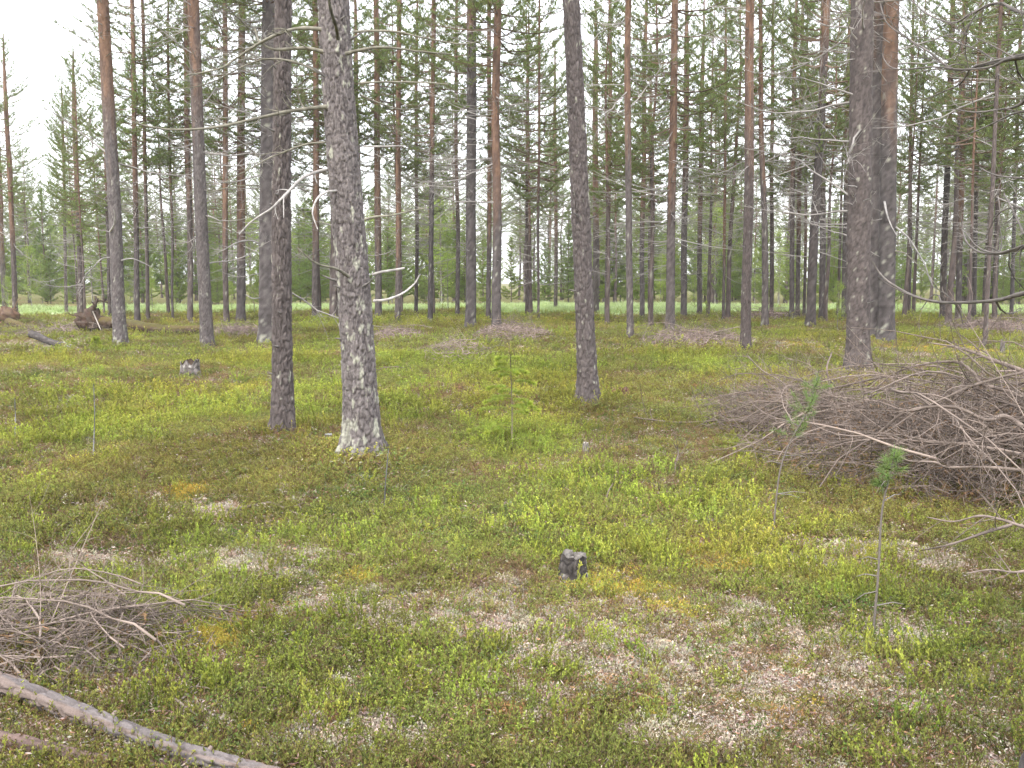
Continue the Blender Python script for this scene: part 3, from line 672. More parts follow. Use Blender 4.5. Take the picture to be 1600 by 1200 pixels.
while n < 84:
    y = rngf.uniform(67, 100); x = rngf.uniform(-0.64, 0.66) * y
    if not free(x, y, 1.5) or in_meadow(np.array(x), np.array(y)): continue
    USED.append((x, y)); n += 1
    far_pine(x, y, rngf.uniform(11, 17) * (0.85 if open_sky(x, y) else 1), 'pine_tree', 'tall far pine in the wood beyond the pale clearing', 'tall pines beyond the clearing')
def young(x, y, H, kind, label, group, cat):
    t = empty(['young_pine', 'young_birch'][kind], (x, y, float(terrain(x, y))), Quaternion()); tag(t, label, cat, group)
    s = H / 8.0
    obj('trunk', YOUNG_TRUNK[kind], t, scale=s)
    obj('crown', (YOUNG if kind == 0 else BIRCH)[rngf.integers(0, 3)], t, rot=(0, 0, rngf.uniform(0, 6.28)), scale=(s * rngf.uniform(.9, 1.3), s * rngf.uniform(.9, 1.3), s))
    return t
n = 0
while n < 210:
    y = rngf.uniform(64, 92) if n < 150 else rngf.uniform(63, 72); x = rngf.uniform(-0.62, 0.64) * y
    if not free(x, y, 0.9) or in_meadow(np.array(x), np.array(y)): continue
    USED.append((x, y)); n += 1
    if rngf.random() < 0.6: young(x, y, rngf.uniform(4.5, 9.5) * (.5 if n > 150 else 1), 0, 'bushy young green pine in the thicket beyond the clearing', 'young pines beyond the clearing', 'young pine')
    else: young(x, y, rngf.uniform(3.5, 8) * (.5 if n > 150 else 1), 1, 'light green young birch in the thicket beyond the clearing', 'young birches beyond the clearing', 'young birch')
for _i in range(16):
    y = rngf.uniform(43, 50); x = rngf.uniform(-.55, .55) * y
    young(x, y, rngf.uniform(.9, 2.2), 1, 'low birch bush at the near edge of the pale clearing', 'low birch bushes at the clearing edge', 'young birch')
for (px, py, h, kind, lab) in ((1378, 492, 3.4, 0, 'dark green young pine at the foot of the orange-topped pine'), (1308, 520, 1.6, 1, 'light green leafy bush between the leaning and the stout pine'), (1130, 476, 5, 0, 'young green pine behind the bright meadow strip'),
                               (262, 478, 3.2, 1, 'small light birch before the pale clearing by the pencil-thin pine'), (398, 498, 2.0, 1, 'small leafy birch bush beside the sturdy red-brown pine'), (50, 486, 3.5, 1, 'pale green birch bush beyond the far root plate'), (700, 488, 3.0, 1, 'light green birch bush beside the thin clearing-edge pine')):
    g_ = ground(px, py); young(g_.x, g_.y, h, kind, lab, None, 'young pine' if kind == 0 else 'young birch')

# ------------------------------------------------------------------ scattered stuff by geometry nodes
def scatter(name, label, cat, protos, P, rot, scl, idx, tint):
    me = bpy.data.meshes.new(name); k = len(P)
    me.vertices.add(k); me.vertices.foreach_set('co', np.asarray(P, np.float32).ravel())
    a = me.attributes.new('rot', 'FLOAT_VECTOR', 'POINT'); a.data.foreach_set('vector', np.asarray(rot, np.float32).ravel())
    a = me.attributes.new('scl', 'FLOAT_VECTOR', 'POINT'); a.data.foreach_set('vector', np.asarray(scl, np.float32).ravel())
    a = me.attributes.new('pidx', 'INT', 'POINT'); a.data.foreach_set('value', np.asarray(idx, np.int32))
    a = me.attributes.new('tint', 'FLOAT_COLOR', 'POINT'); a.data.foreach_set('color', np.concatenate([tint, np.ones((k, 1))], 1).astype(np.float32).ravel())
    o = obj(name, me); tag(o, label, cat, kind='stuff')
    pc = bpy.data.collections.new(name + '_pieces')
    for j, m in enumerate(protos):
        po = bpy.data.objects.new('%s_piece_%02d' % (name, j), m); pc.objects.link(po)
    ng = bpy.data.node_groups.new(name, 'GeometryNodeTree')
    ng.interface.new_socket('Geometry', in_out='INPUT', socket_type='NodeSocketGeometry'); ng.interface.new_socket('Geometry', in_out='OUTPUT', socket_type='NodeSocketGeometry')
    N, L = ng.nodes, ng.links
    gi, go, ip, ci = N.new('NodeGroupInput'), N.new('NodeGroupOutput'), N.new('GeometryNodeInstanceOnPoints'), N.new('GeometryNodeCollectionInfo')
    ci.inputs['Collection'].default_value = pc; ci.inputs['Separate Children'].default_value = True; ci.inputs['Reset Children'].default_value = True
    def na(nm, ty):
        x = N.new('GeometryNodeInputNamedAttribute'); x.data_type = ty; x.inputs['Name'].default_value = nm; return x.outputs['Attribute']
    er = N.new('FunctionNodeEulerToRotation'); L.new(na('rot', 'FLOAT_VECTOR'), er.inputs[0])
    L.new(gi.outputs[0], ip.inputs['Points']); L.new(ci.outputs[0], ip.inputs['Instance']); ip.inputs['Pick Instance'].default_value = True
    L.new(na('pidx', 'INT'), ip.inputs['Instance Index']); L.new(er.outputs[0], ip.inputs['Rotation']); L.new(na('scl', 'FLOAT_VECTOR'), ip.inputs['Scale'])
    L.new(ip.outputs[0], go.inputs[0])
    md = o.modifiers.new('scatter', 'NODES'); md.node_group = ng
    return o
# a far-off wood that reads as one mass
k = 380
fy = rngf.uniform(88, 210, k); fx = rngf.uniform(-0.75, 0.75, k) * fy
P = np.stack([fx, fy, terrain(fx, fy)], -1); s_ = np.where(rngf.random(k) < .5, rngf.uniform(.75, 1.1, k), rngf.uniform(1.0, 1.7, k))
idx = rngf.integers(0, 9, k); s_ = np.where(idx < 6, rngf.uniform(.7, 1.0, k), rngf.uniform(.9, 1.5, k))
whole = []
for i in range(6):
    whole.append(CROWNS[i])
scatter('far_wood', 'far-off green pine wood behind the clearing, reading as one mass', 'wood', CROWNS + YOUNG, P, np.stack([0 * fx, 0 * fx, rngf.uniform(0, 6.28, k)], -1), np.stack([s_ * 1.15, s_ * 1.15, s_], -1), idx, np.ones((k, 3)))

# ------------------------------------------------------------------ ground plants
rg = np.random.default_rng(77)
def sprig_clump(seed, n, h, spread, leaves, ll, lw, colr, stemc, lean=0.5, diamond=True, tipc=None, var=.3, up=0.5):
    rng = np.random.default_rng(seed); g = Geo()
    C, D, CC = [], [], []
    for _ in range(n):
        b = np.array([*rng.normal(0, spread, 2), -0.01]); tip = b + np.array([*rng.normal(0, lean * h, 2), h * rng.uniform(.5, 1.1)])
        mid = (b + tip) / 2 + rng.normal(0, .1 * h, 3)
        pts = spline([b, mid, tip], 2); g.tube(pts, np.linspace(.0022, .001, len(pts)), stemc, 3, cap=False)
        t = rng.uniform(.25, 1, leaves); q = np.array([np.interp(t, np.linspace(0, 1, len(pts)), pts[:, a]) for a in range(3)]).T
        d = rng.normal(0, 1, (leaves, 3)); d[:, 2] = np.abs(d[:, 2]) * up + up * .6
        c = rgb(rng, colr, leaves, var, .10)
        if tipc is not None: c = c + (np.asarray(tipc)[None] - c) * (t[:, None] ** 3) * .8
        C.append(q); D.append(d); CC.append(c)
    C, D, CC = np.concatenate(C), np.concatenate(D), np.concatenate(CC); k = len(C)
    g.blades(C, D, ll * rng.uniform(.7, 1.3, k), lw * rng.uniform(.7, 1.3, k), CC, 1, diamond, rng)
    return g.mesh('clump', [M_DRY, M_COVER], False)
def cushion(seed, n, r, h, ll, lw, colr, var=.25, hue=.08, mat=M_DRY):
    rng = np.random.default_rng(seed); g = Geo()
    a = rng.uniform(0, 6.28, n); q = r * np.sqrt(rng.uniform(0, 1, n)); z = h * (1 - (q / r) ** 2) * rng.uniform(.5, 1.1, n) * (.6 + .8 * vnoise(np.cos(a) * q / r * 3 + 7, np.sin(a) * q / r * 3 + seed, seed=seed))
    C = np.stack([np.cos(a) * q, np.sin(a) * q, z - .004], -1); D = rng.normal(0, .7, (n, 3)) + [0, 0, .7]
    g.blades(C, D, ll * rng.uniform(.6, 1.3, n), lw * rng.uniform(.6, 1.4, n), rgb(rng, colr, n, var, hue), 0, True, rng)
    return g.mesh('clump', [mat], False)
def litter(seed, n, r):
    rng = np.random.default_rng(seed); g = Geo()
    C = np.stack([rng.normal(0, r, n), rng.normal(0, r, n), rng.uniform(.005, .03, n)], -1); D = rng.normal(0, 1, (n, 3)) * [1, 1, .35]
    pal = np.array([(.36, .25, .19), (.44, .35, .30), (.20, .13, .10), (.42, .24, .15), (.52, .45, .39), (.29, .19, .16)])
    g.blades(C, D, rng.uniform(.010, .034, n), rng.uniform(.002, .008, n), pal[rng.integers(0, 6, n)] * rng.uniform(.7, 1.2, (n, 1)), 0, True, rng)
    for _ in range(3):
        p = np.array([*rng.normal(0, r, 2), .015]); d = rng.normal(0, 1, 3) * [1, 1, .2]; d /= np.linalg.norm(d)
        g.tube(np.array([p, p + d * .03 + rng.normal(0, .006, 3), p + d * .07]), [.0022, .0018, .001], pal[rng.integers(0, 6)] * rng.uniform(.5, .9), 3, cap=False)
    return g.mesh('clump', [M_DRY], False)
BROWN = (.15, .095, .065)
PR = {
 'heather':  [sprig_clump(800 + i, 16, .085, .055, 20, .012, .0050, (.20, .22, .058), BROWN, tipc=(.33, .34, .085), up=.9) for i in range(4)] + [sprig_clump(805 + i, 14, .075, .055, 16, .011, .0048, (.245, .165, .09), BROWN, up=.9) for i in range(3)],
 'bilberry': [sprig_clump(820 + i, 13, .14, .055, 20, .014, .0070, (.25, .275, .058), (.16, .17, .04), lean=.22, tipc=(.43, .45, .075), up=1.1) for i in range(4)],
 'lingonberry': [sprig_clump(830 + i, 12, .065, .06, 12, .012, .0075, (.12, .18, .055), BROWN, lean=.5, tipc=(.20, .29, .08)) for i in range(4)],
 'reindeer_lichen': [cushion(840 + i, 230, .075, .04, .011, .0055, (.46, .41, .325), .34) for i in range(3)] + [cushion(844, 200, .075, .03, .011, .0055, (.40, .32, .26), .4)],
 'moss': [cushion(850 + i, 230, .09, .04, .011, .0045, c, .35, .12) for i, c in enumerate(((.19, .185, .045), (.44, .335, .075), (.34, .195, .095), (.24, .235, .055)))],
 'forest_litter': [litter(860 + i, 44, .06) for i in range(4)],
}
LAB = {'heather': ('low olive and brownish heather covering the forest floor', 'heather'), 'bilberry': ('bright yellow-green bilberry shrubs in patches on the floor', 'bilberry'),
       'lingonberry': ('small dark green lingonberry leaves scattered over the floor', 'lingonberry'), 'reindeer_lichen': ('pale cream reindeer lichen in dry patches on the floor', 'lichen'),
       'moss': ('olive, yellow and rusty moss cushions between the shrubs', 'moss'), 'forest_litter': ('brown litter of twigs, bark and dead needles on the floor', 'litter')}
def patch(px, py, wpx, hpx):
    """An elliptical patch on the ground: centre and size given as seen, kept as a place and two radii."""
    c, e, f, b = ground(px, py), ground(px + wpx / 2, py), ground(px, py - hpx / 2), ground(px, py + hpx / 2)
    return (c.x, (f.y + b.y) / 2, abs(e.x - c.x), abs(f.y - b.y) / 2)
PATCH = {
 'reindeer_lichen': [(1010, 1015, 520, 170), (860, 995, 300, 110), (1230, 1050, 460, 140), (720, 960, 300, 80), (560, 945, 260, 50), (180, 880, 260, 30), (1360, 870, 260, 60), (1400, 1000, 160, 60), (1480, 560, 360, 26), (60, 540, 200, 20), (1100, 1150, 300, 60), (560, 1150, 260, 70), (420, 880, 240, 50), (1180, 540, 200, 16), (330, 800, 120, 24)],
 'bilberry': [(300, 640, 520, 60), (110, 680, 260, 44), (200, 625, 300, 40), (1000, 850, 380, 120), (1250, 870, 260, 140), (1080, 800, 240, 80), (640, 640, 90, 70), (800, 620, 260, 110), (480, 620, 120, 60), (690, 560, 220, 40), (1080, 570, 160, 40), (820, 690, 200, 60), (920, 760, 240, 60), (60, 570, 160, 40), (380, 570, 260, 26), (1420, 500, 300, 14), (300, 1090, 100, 50), (1450, 530, 300, 16), (700, 505, 500, 14)],
 'moss_y': [(965, 922, 210, 62), (1060, 960, 120, 36), (410, 605, 90, 16), (870, 505, 60, 10), (1450, 548, 260, 14), (560, 900, 60, 20), (300, 770, 80, 20), (330, 1000, 140, 50), (1120, 880, 100, 40), (1260, 545, 80, 12)],
 'moss_r': [(560, 1120, 220, 60), (1180, 1120, 200, 60), (440, 960, 160, 50), (1000, 780, 140, 40), (850, 1100, 260, 90), (980, 1090, 140, 60), (300, 1030, 160, 60), (680, 690, 120, 26), (1230, 1060, 80, 40), (640, 850, 140, 40), (150, 600, 140, 26), (90, 560, 120, 16)],
 'lingonberry': [(560, 735, 200, 70), (650, 790, 300, 70), (1050, 690, 240, 60), (260, 590, 180, 40), (120, 590, 300, 60), (700, 535, 200, 26), (480, 690, 120, 30), (1500, 1030, 200, 220), (1320, 940, 160, 80), (940, 655, 160, 30), (850, 540, 300, 40)],
}
PATCHW = {k_: [patch(*p) for p in v] for k_, v in PATCH.items()}
def pfield(key, x, y, soft=.55):
    r = np.zeros_like(x)
    wob = 0.4 + 1.2 * fbm(x / .45, y / .45, seed=91, o=4)
    for cx_, cy_, rx, ry in PATCHW[key]:
        d = np.hypot((x - cx_) / max(rx, .15), (y - cy_) / max(ry, .15)) / wob
        r = np.maximum(r, 1 - sstep(soft, 1.25, d))
    return r
def band(y0, y1, per_m2, grow):
    """Random places between two distances, inside a wide wedge ahead."""
    hw = .64
    area = hw * (y1 * y1 - y0 * y0) + (y1 - y0) * 1.0
    k = int(area * per_m2); y = np.sqrt(rg.uniform(y0 * y0, y1 * y1, k)); x = rg.uniform(-1, 1, k) * (hw * y + .5)
    return x, y, np.full(k, grow)
B = [band(2.3, 6, 640, .78), band(6, 11, 330, .95), band(11, 20, 120, 1.35), band(20, 34, 36, 2.1), band(34, 56, 14, 3.2)]
X = np.concatenate([b[0] for b in B]); Y = np.concatenate([b[1] for b in B]); S = np.concatenate([b[2] for b in B])
for _i, (bx_, by_) in enumerate(USED[:14]):          # plants crowd round the trunk feet
    _k = 190 if by_ < 14 else 60; _a = rg.uniform(0, 6.28, _k); _r = .17 + np.abs(rg.normal(0, .22, _k)); _f = 1.0 if by_ < 14 else 1.6
    X = np.concatenate([X, bx_ + _r * _f * np.cos(_a)]); Y = np.concatenate([Y, by_ + _r * _f * np.sin(_a)]); S = np.concatenate([S, np.full(_k, _f * 1.35)])
keep = ~in_meadow(X, Y); X, Y, S = X[keep], Y[keep], S[keep]
nA, nB, nC, nD = fbm(X / 1.3, Y / 1.3, seed=61), fbm(X / .55, Y / .55, seed=62), fbm(X / .9, Y / .9, seed=63), fbm(X / 2.4, Y / 2.4, seed=64)
pl, pb, my, mr_, pn = (pfield(k_, X, Y) for k_ in ('reindeer_lichen', 'bilberry', 'moss_y', 'moss_r', 'lingonberry'))
farw = sstep(9, 22, Y)
W = np.stack([
    .95 + .8 * sstep(.42, .62, nA) - .65 * pl - .25 * pb - .6 * my,                         # heather
    .03 + .62 * pb * (1 - .25 * (1 - sstep(5, 8, Y))) + .10 * sstep(.55, .70, nD) + .12 * farw,                                        # bilberry
    .10 + .45 * pn + .30 * sstep(.58, .7, nB) - .08 * pl,                                   # lingonberry
    (.16 + 2.7 * pl + .40 * sstep(.54, .68, nC)) * (1 - .45 * farw),                         # lichen
    .26 + 4.5 * my + 1.5 * mr_ + .25 * farw,                                                # moss
    .50 + 1.0 * pl + .6 * sstep(.50, .64, nC) + .4 * mr_ + .22 * (1 - sstep(4.5, 7, Y))], -1)
W = np.clip(W, .01, None); W /= W.sum(1, keepdims=True)
cum = np.cumsum(W, 1); species = (rg.random(len(X))[:, None] > cum).sum(1)
Z = terrain(X, Y)
for j, name in enumerate(PR):
    m = species == j; k = int(m.sum()); x, y, s = X[m], Y[m], S[m]
    rot = np.stack([rg.normal(0, .18, k), rg.normal(0, .18, k), rg.uniform(0, 6.28, k)], -1)
    sc = s * rg.uniform(.65, 1.25, k); sz = sc / np.sqrt(s) * (1.0 if name != 'bilberry' else rg.uniform(.8, 1.25, k))
    npz = len(PR[name]); idx = rg.integers(0, npz, k)
    if name == 'moss':
        wy_, wr_ = my[m], mr_[m]
        idx = np.where(rg.random(k) < wy_, 1, np.where(rg.random(k) < wr_ + .06, 2, np.where(rg.random(k) < .06, 1, np.where(rg.random(k) < .5, 0, 3))))
    if name == 'heather': idx = np.where(rg.random(k) < (.10 + .48 * sstep(.44, .64, nC[m])), 4 + rg.integers(0, 3, k), rg.integers(0, 4, k))
    t = rg.uniform(.72, 1.2, (k, 1)) * (1 + rg.uniform(-.08, .08, (k, 3)))
    w_ = sstep(.36, .64, nD[m])[:, None]
    if name not in ('reindeer_lichen', 'forest_litter'): t = t * (np.array([1.06, 1.0, .92]) * (1 - w_) + np.array([.92, 1.0, .88]) * w_) * (.82 + .36 * sstep(.3, .7, nA[m]))[:, None]
    scatter(name, *LAB[name], PR[name], np.stack([x, y, Z[m] - .004], -1), rot, np.stack([sc, sc, sz], -1), idx, t)
# pale grass of the clearing
grass = [sprig_clump(870 + i, 16, .30, .16, 5, .22, .022, (.29, .38, .12), (.25, .33, .12), lean=.3, diamond=False, tipc=(.52, .58, .36), up=1.6) for i in range(3)]
k = 5200; gx_ = rg.uniform(-36, 62, k); gy_ = rg.uniform(45, 70, k); mk = in_meadow(gx_, gy_); gx_, gy_ = gx_[mk], gy_[mk]; k = len(gx_)
scatter('meadow_grass', 'pale green grass of the bright clearing between the trunks', 'grass', grass, np.stack([gx_, gy_, terrain(gx_, gy_) + .02], -1), np.stack([0 * gx_, 0 * gx_, rg.uniform(0, 6.28, k)], -1), np.tile(rg.uniform(.8, 1.4, (k, 1)), (1, 3)) * [1, 1, .6], rg.integers(0, 3, k), rg.uniform(.8, 1.15, (k, 1)) * np.ones((1, 3)))

# ------------------------------------------------------------------ brush piles
BRUSHC = np.array([0.178, 0.142, 0.120])
def loose_branch(seed, L, r0, side, colr=BRUSHC, sag=.12):
    rng = np.random.default_rng(seed); n = 12; s = np.linspace(0, 1, n)
    y = L * rng.uniform(-.32, .32) * np.sin(s * np.pi * rng.uniform(.6, 1.4)) + np.cumsum(rng.normal(0, .010 * L, n)); z = L * sag * np.sin(s * np.pi) * rng.uniform(.2, 1.2) + np.cumsum(rng.normal(0, .010 * L, n))
    pts = np.stack([(s - .5) * L, y, z - z[0]], -1); g = Geo(); twiggy(g, pts, r0, r0 * .25, colr, rng, side=side, k=5, up=.35, tw=.3)
    return g.mesh('branch', [M_DEAD])
LOOSE = [loose_branch(900 + i, 1.1 + .16 * i, .0055 + .0008 * i, 9 + i, BRUSHC * (0.55 + .2 * (i % 6))) for i in range(12)]
def fine_twigs(seed, n, shape, zf, lmin=.12, lmax=.5, needles=0, r=.003, colr=BRUSHC):
    rng = np.random.default_rng(seed); g = Geo()
    for _ in range(n):
        x, y = shape(rng); z = zf(x, y) * rng.uniform(.1, 1.08)
        d = rng.normal(0, 1, 3) * [1, 1, .45]; d /= np.linalg.norm(d); L = rng.uniform(lmin, lmax); b = rng.normal(0, .16, 3) * L
        p = np.array([x, y, z + float(terrain(x, y))])
        g.tube(np.array([p - d * L / 2, p + b * .5, p + d * L / 2]), [r, r * .8, r * .45], colr * rng.uniform(.4, 1.5), 3, cap=False)
    if needles:
        xy = np.array([shape(rng) for _ in range(needles)]); z = np.array([zf(a, b) * rng.uniform(.2, 1.02) + float(terrain(a, b)) for a, b in xy])
        nn = 7; C = np.repeat(np.column_stack([xy, z]), nn, 0); D = rng.normal(0, 1, (len(C), 3)); D = np.repeat(rng.normal(0, 1, (needles, 3)), nn, 0) + D * .45
        g.blades(C, D, rng.uniform(.03, .065, len(C)), .004, rgb(rng, (.30, .185, .095), len(C), .35, .08), 0, rng=rng)
    return g.mesh('fine_twigs', [M_DEAD], False)
def brush_pile(label, cx, cy_, rx, ry, rz, h, n, seed, twigs, needles, scale=1.0, big=LOOSE, tilt=.25, headings=None):
    rng = np.random.default_rng(seed); t = empty('brush_pile', (0, 0, 0)); tag(t, label, 'brush pile', 'piles of cut branches')
    ca, sa = math.cos(rz), math.sin(rz)
    def shape(r):
        a = r.uniform(0, 6.28); q = math.sqrt(r.uniform(0, 1)); u_, v_ = rx * q * math.cos(a), ry * q * math.sin(a)
        return cx + u_ * ca - v_ * sa, cy_ + u_ * sa + v_ * ca
    def zf(x, y):
        dx, dy = x - cx, y - cy_; u_, v_ = (dx * ca + dy * sa) / rx, (-dx * sa + dy * ca) / ry
        return h * max(0.05, 1 - (u_ * u_ + v_ * v_)) ** .7 * (.7 + .6 * float(vnoise(x * 1.3 + 4, y * 1.3, seed=seed)))
    for _ in range(n):
        x, y = shape(rng); x, y = cx + (x - cx) * .86, cy_ + (y - cy_) * .86
        z = zf(x, y) * rng.uniform(.25, 1.0) + float(terrain(x, y)) + .02
        hd = rng.uniform(0, 6.28) if headings is None or rng.random() < .35 else rng.normal(headings, .45) + (math.pi if rng.random() < .4 else 0)
        if math.cos(hd) * (x - cx) + math.sin(hd) * (y - cy_) < 0: hd += math.pi
        obj('branch', big[rng.integers(0, len(big))], t, (x, y, z), (rng.uniform(-.6, .6), rng.normal(0, tilt), hd), scale * rng.uniform(.7, 1.15))
    tw = obj('fine_twigs', fine_twigs(seed + 1, twigs, shape, zf, needles=needles, lmin=.12 * scale, lmax=.5 * scale, r=.003 * max(1, cy_ / 10), colr=BRUSHC if cy_ < 12 else np.array([.27, .205, .185])), t); tag(tw, kind='stuff')
    return t, shape, zf
pile_r, _, _ = brush_pile('big tangled pile of dead brown branches along the frame edge', 4.65, 8.35, 2.5, 1.9, -.45, .66, 180, 31, 6200, 5200, headings=2.6, tilt=.2)
tail, _, _ = brush_pile('low reddish tail of brush reaching from the big pile toward the leaning trunk', 3.15, 10.4, 1.0, 1.0, .2, .5, 40, 32, 1800, 320, headings=2.7, scale=.7)
def place_pile(label, px, py, wpx, hpx, h, n, seed, tw, nd=0, scale=.7):
    cx_, cy_, rx, ry = patch(px, py, wpx, hpx); return brush_pile(label, cx_, cy_, rx, max(ry, .35), 0, h, n, seed, tw, nd, scale, tilt=.12)
left_pile, _, _ = place_pile('low heap of grey dead twigs above the fallen pole, near corner', 90, 1022, 430, 120, .15, 44, 33, 800, 80, .42)
place_pile('small heap of grey sticks in the open middle of the floor', 715, 560, 120, 34, .30, 16, 34, 520, 20, .6)
place_pile('pinkish heap of twigs at the foot of the central pair', 800, 530, 140, 20, .35, 18, 35, 900, 40, .7)
place_pile('faded pinkish twig heap beside the thick lichen trunk', 622, 528, 90, 14, .28, 12, 36, 600, 20, .6)
place_pile('dark low brush heap at the slender pale pine', 1085, 540, 200, 18, .30, 30, 37, 1000, 20, .8)
place_pile('long low ridge of brush beyond the big pile', 1540, 518, 220, 12, .40, 26, 38, 1100, 0, 1.0)
place_pile('grey flat brush between the two upturned root plates', 90, 522, 130, 16, .25, 18, 39, 700, 0, .9)
place_pile('low brush heap past the mossy log', 372, 525, 110, 14, .30, 16, 40, 600, 0, .9)
place_pile('thin twig heap at the far clearing edge', 1200, 500, 110, 7, .4, 12, 41, 500, 0, 1.0)

def stick(name, label, P, r0, r1, seed, side=3, colr=BRUSHC * 1.15, cat='branch', tw=.3, group=None, lift=.03):
    """A single loose branch lying on the floor: photo pixels, lifted a little where a third value is given."""
    rng = np.random.default_rng(seed); pts = []
    for p in P:
        if len(p) == 3: pts.append(np.array(at(*p)))
        else: pts.append(np.array(ground(*p)) + [0, 0, lift])
    pts = spline(pts, 5); o = pts.mean(0).copy(); g = Geo(); twiggy(g, pts - o, r0, r1, colr, rng, side=side, k=6, tw=tw, up=.4)
    return tag(obj(name, g.mesh(name, [M_DEAD]), loc=o), label, cat, group)
stick('fallen_branch', 'long dark forked branch sticking out of the big pile toward the open floor', [(1600 - 270, 668, 8.9), (1250, 655, 9.6), (1200, 660, 10.3), (1140, 656, 10.5), (1060, 660, 10.6), (990, 652, 10.7)], .022, .006, 700, 9, BRUSHC * .95, group='loose branches on the floor')
stick('fallen_branch', 'pale arched branch over the top of the big brush pile', [(1600, 580, 8.2), (1545, 560, 8.3), (1520, 550, 8.4), (1490, 542, 8.5), (1450, 535, 8.6)], .02, .006, 701, 6, BRUSHC * 1.1, group='loose branches on the floor')
stick('fallen_branch', 'long arching branch along the upper side of the big brush pile', [(1600, 622, 7.8), (1570, 610, 7.9), (1535, 600, 8.0), (1520, 582, 8.1), (1495, 566, 8.2), (1450, 568, 8.3), (1400, 582, 8.5), (1365, 610, 8.7)], .02, .006, 702, 8, BRUSHC * 1.1, group='loose branches on the floor')
stick('fallen_branch', 'thick crooked branch lying across the face of the big brush pile', [(1600, 668, 7.2), (1570, 650, 7.3), (1540, 656, 7.3), (1490, 636, 7.4), (1420, 642, 7.5), (1375, 675, 7.7)], .02, .010, 703, 5, BRUSHC * 1.05, group='loose branches on the floor')
stick('fallen_branch', 'pale branch curling low along the front of the big brush pile', [(1600, 735, 6.9), (1540, 730, 6.9), (1480, 730, 7.0), (1460, 722, 7.0), (1420, 720, 7.1), (1400, 708, 7.1)], .014, .005, 704, 4, BRUSHC * 1.15, group='loose branches on the floor')
stick('fallen_branch', 'grey forked branch with bare twigs reaching out below the big pile', [(1640, 830, 5.8), (1600, 823, 5.9), (1565, 812, 6.0), (1530, 806, 6.0), (1490, 815, 6.1), (1448, 808, 6.1)], .013, .004, 705, 6, BRUSHC * 1.1, tw=.4, group='loose branches on the floor')
stick('fallen_branch', 'thin dark branch slanting down to the floor below the big pile', [(1580, 820, 5.9), (1540, 832, 5.7), (1480, 852, 5.5), (1432, 868)], .011, .004, 706, 3, BRUSHC * .8, group='loose branches on the floor')
stick('fallen_branch', 'tangle of thin grey twigs low at the frame edge', [(1640, 880, 5.1), (1590, 894, 5.1), (1550, 890, 5.1), (1510, 896, 5.1)], .009, .003, 707, 7, BRUSHC * 1.2, tw=.45, group='loose branches on the floor')
stick('fallen_branch', 'two crooked branch tips rising from the thin end of the big pile', [(1260, 670, 10), (1235, 630, 10.2), (1225, 600, 10.3), (1190, 578, 10.4), (1166, 553, 10.5)], .012, .005, 708, 5, BRUSHC * 1.1, group='loose branches on the floor')
stick('fallen_branch', 'upright pale snag tip standing in the big pile', [(1298, 640, 9.6), (1296, 600, 9.7), (1292, 575, 9.7), (1300, 550, 9.8)], .014, .007, 709, 2, BRUSHC * 1.15, group='loose branches on the floor')
stick('fallen_branch', 'pale stick lying on the floor below the slim dark trunk', [(355, 804), (395, 797), (425, 792), (455, 806), (498, 816)], .014, .005, 710, 3, BRUSHC * 1.2, group='loose branches on the floor')
stick('fallen_branch', 'thin whitish stick half sunk in the plants in the middle of the floor', [(505, 865), (545, 873), (585, 878), (640, 872)], .008, .003, 711, 4, BRUSHC * 1.1, group='loose branches on the floor')
stick('fallen_branch', 'small forked bare twig near the lower middle', [(612, 1020), (640, 1045), (668, 1058), (678, 1070)], .004, .003, 712, 2, BRUSHC * 1.1, tw=.5, group='loose branches on the floor')
stick('fallen_branch', 'crossed pair of pale sticks beyond the thick lichen trunk', [(634, 570), (645, 582), (657, 592)], .02, .01, 713, 3, BRUSHC * 1.1, tw=.9, group='loose branches on the floor')
stick('dead_sapling', 'bare crooked twig standing upright in the floor plants before the big pile', [(1054, 745), (1056, 722, 8.4), (1060, 706, 8.5), (1052, 692, 8.5)], .010, .004, 714, 3, BRUSHC * .8, tw=.8, cat='twig')
stick('dead_sapling', 'thin grey curved twig stub standing above the charred stump', [(950, 802), (947, 785, 6.9), (950, 770, 6.9), (958, 755, 6.9)], .008, .004, 715, 1, BRUSHC * 1.2, cat='twig')
for k_, (lab, P, c) in enumerate((('lichen-crusted thin dead stem standing in bright bilberry', [(146, 716), (147, 680, 8.7), (148, 640, 8.7), (146, 600, 8.75)], .26), ('faint thin dead stem near the frame edge', [(24, 688), (24, 650, 9.7), (23, 622, 9.7)], .26), ('black and white spotted thin stem before the thick lichen trunk', [(601, 796), (602, 760, 6.9), (605, 725, 6.9), (607, 700, 6.95)], .2))):
    stick('dead_sapling', lab, P, .006, .0035, 720 + k_, 5, np.array([c, c, c * .95]) * .55, tw=.12, cat='twig')
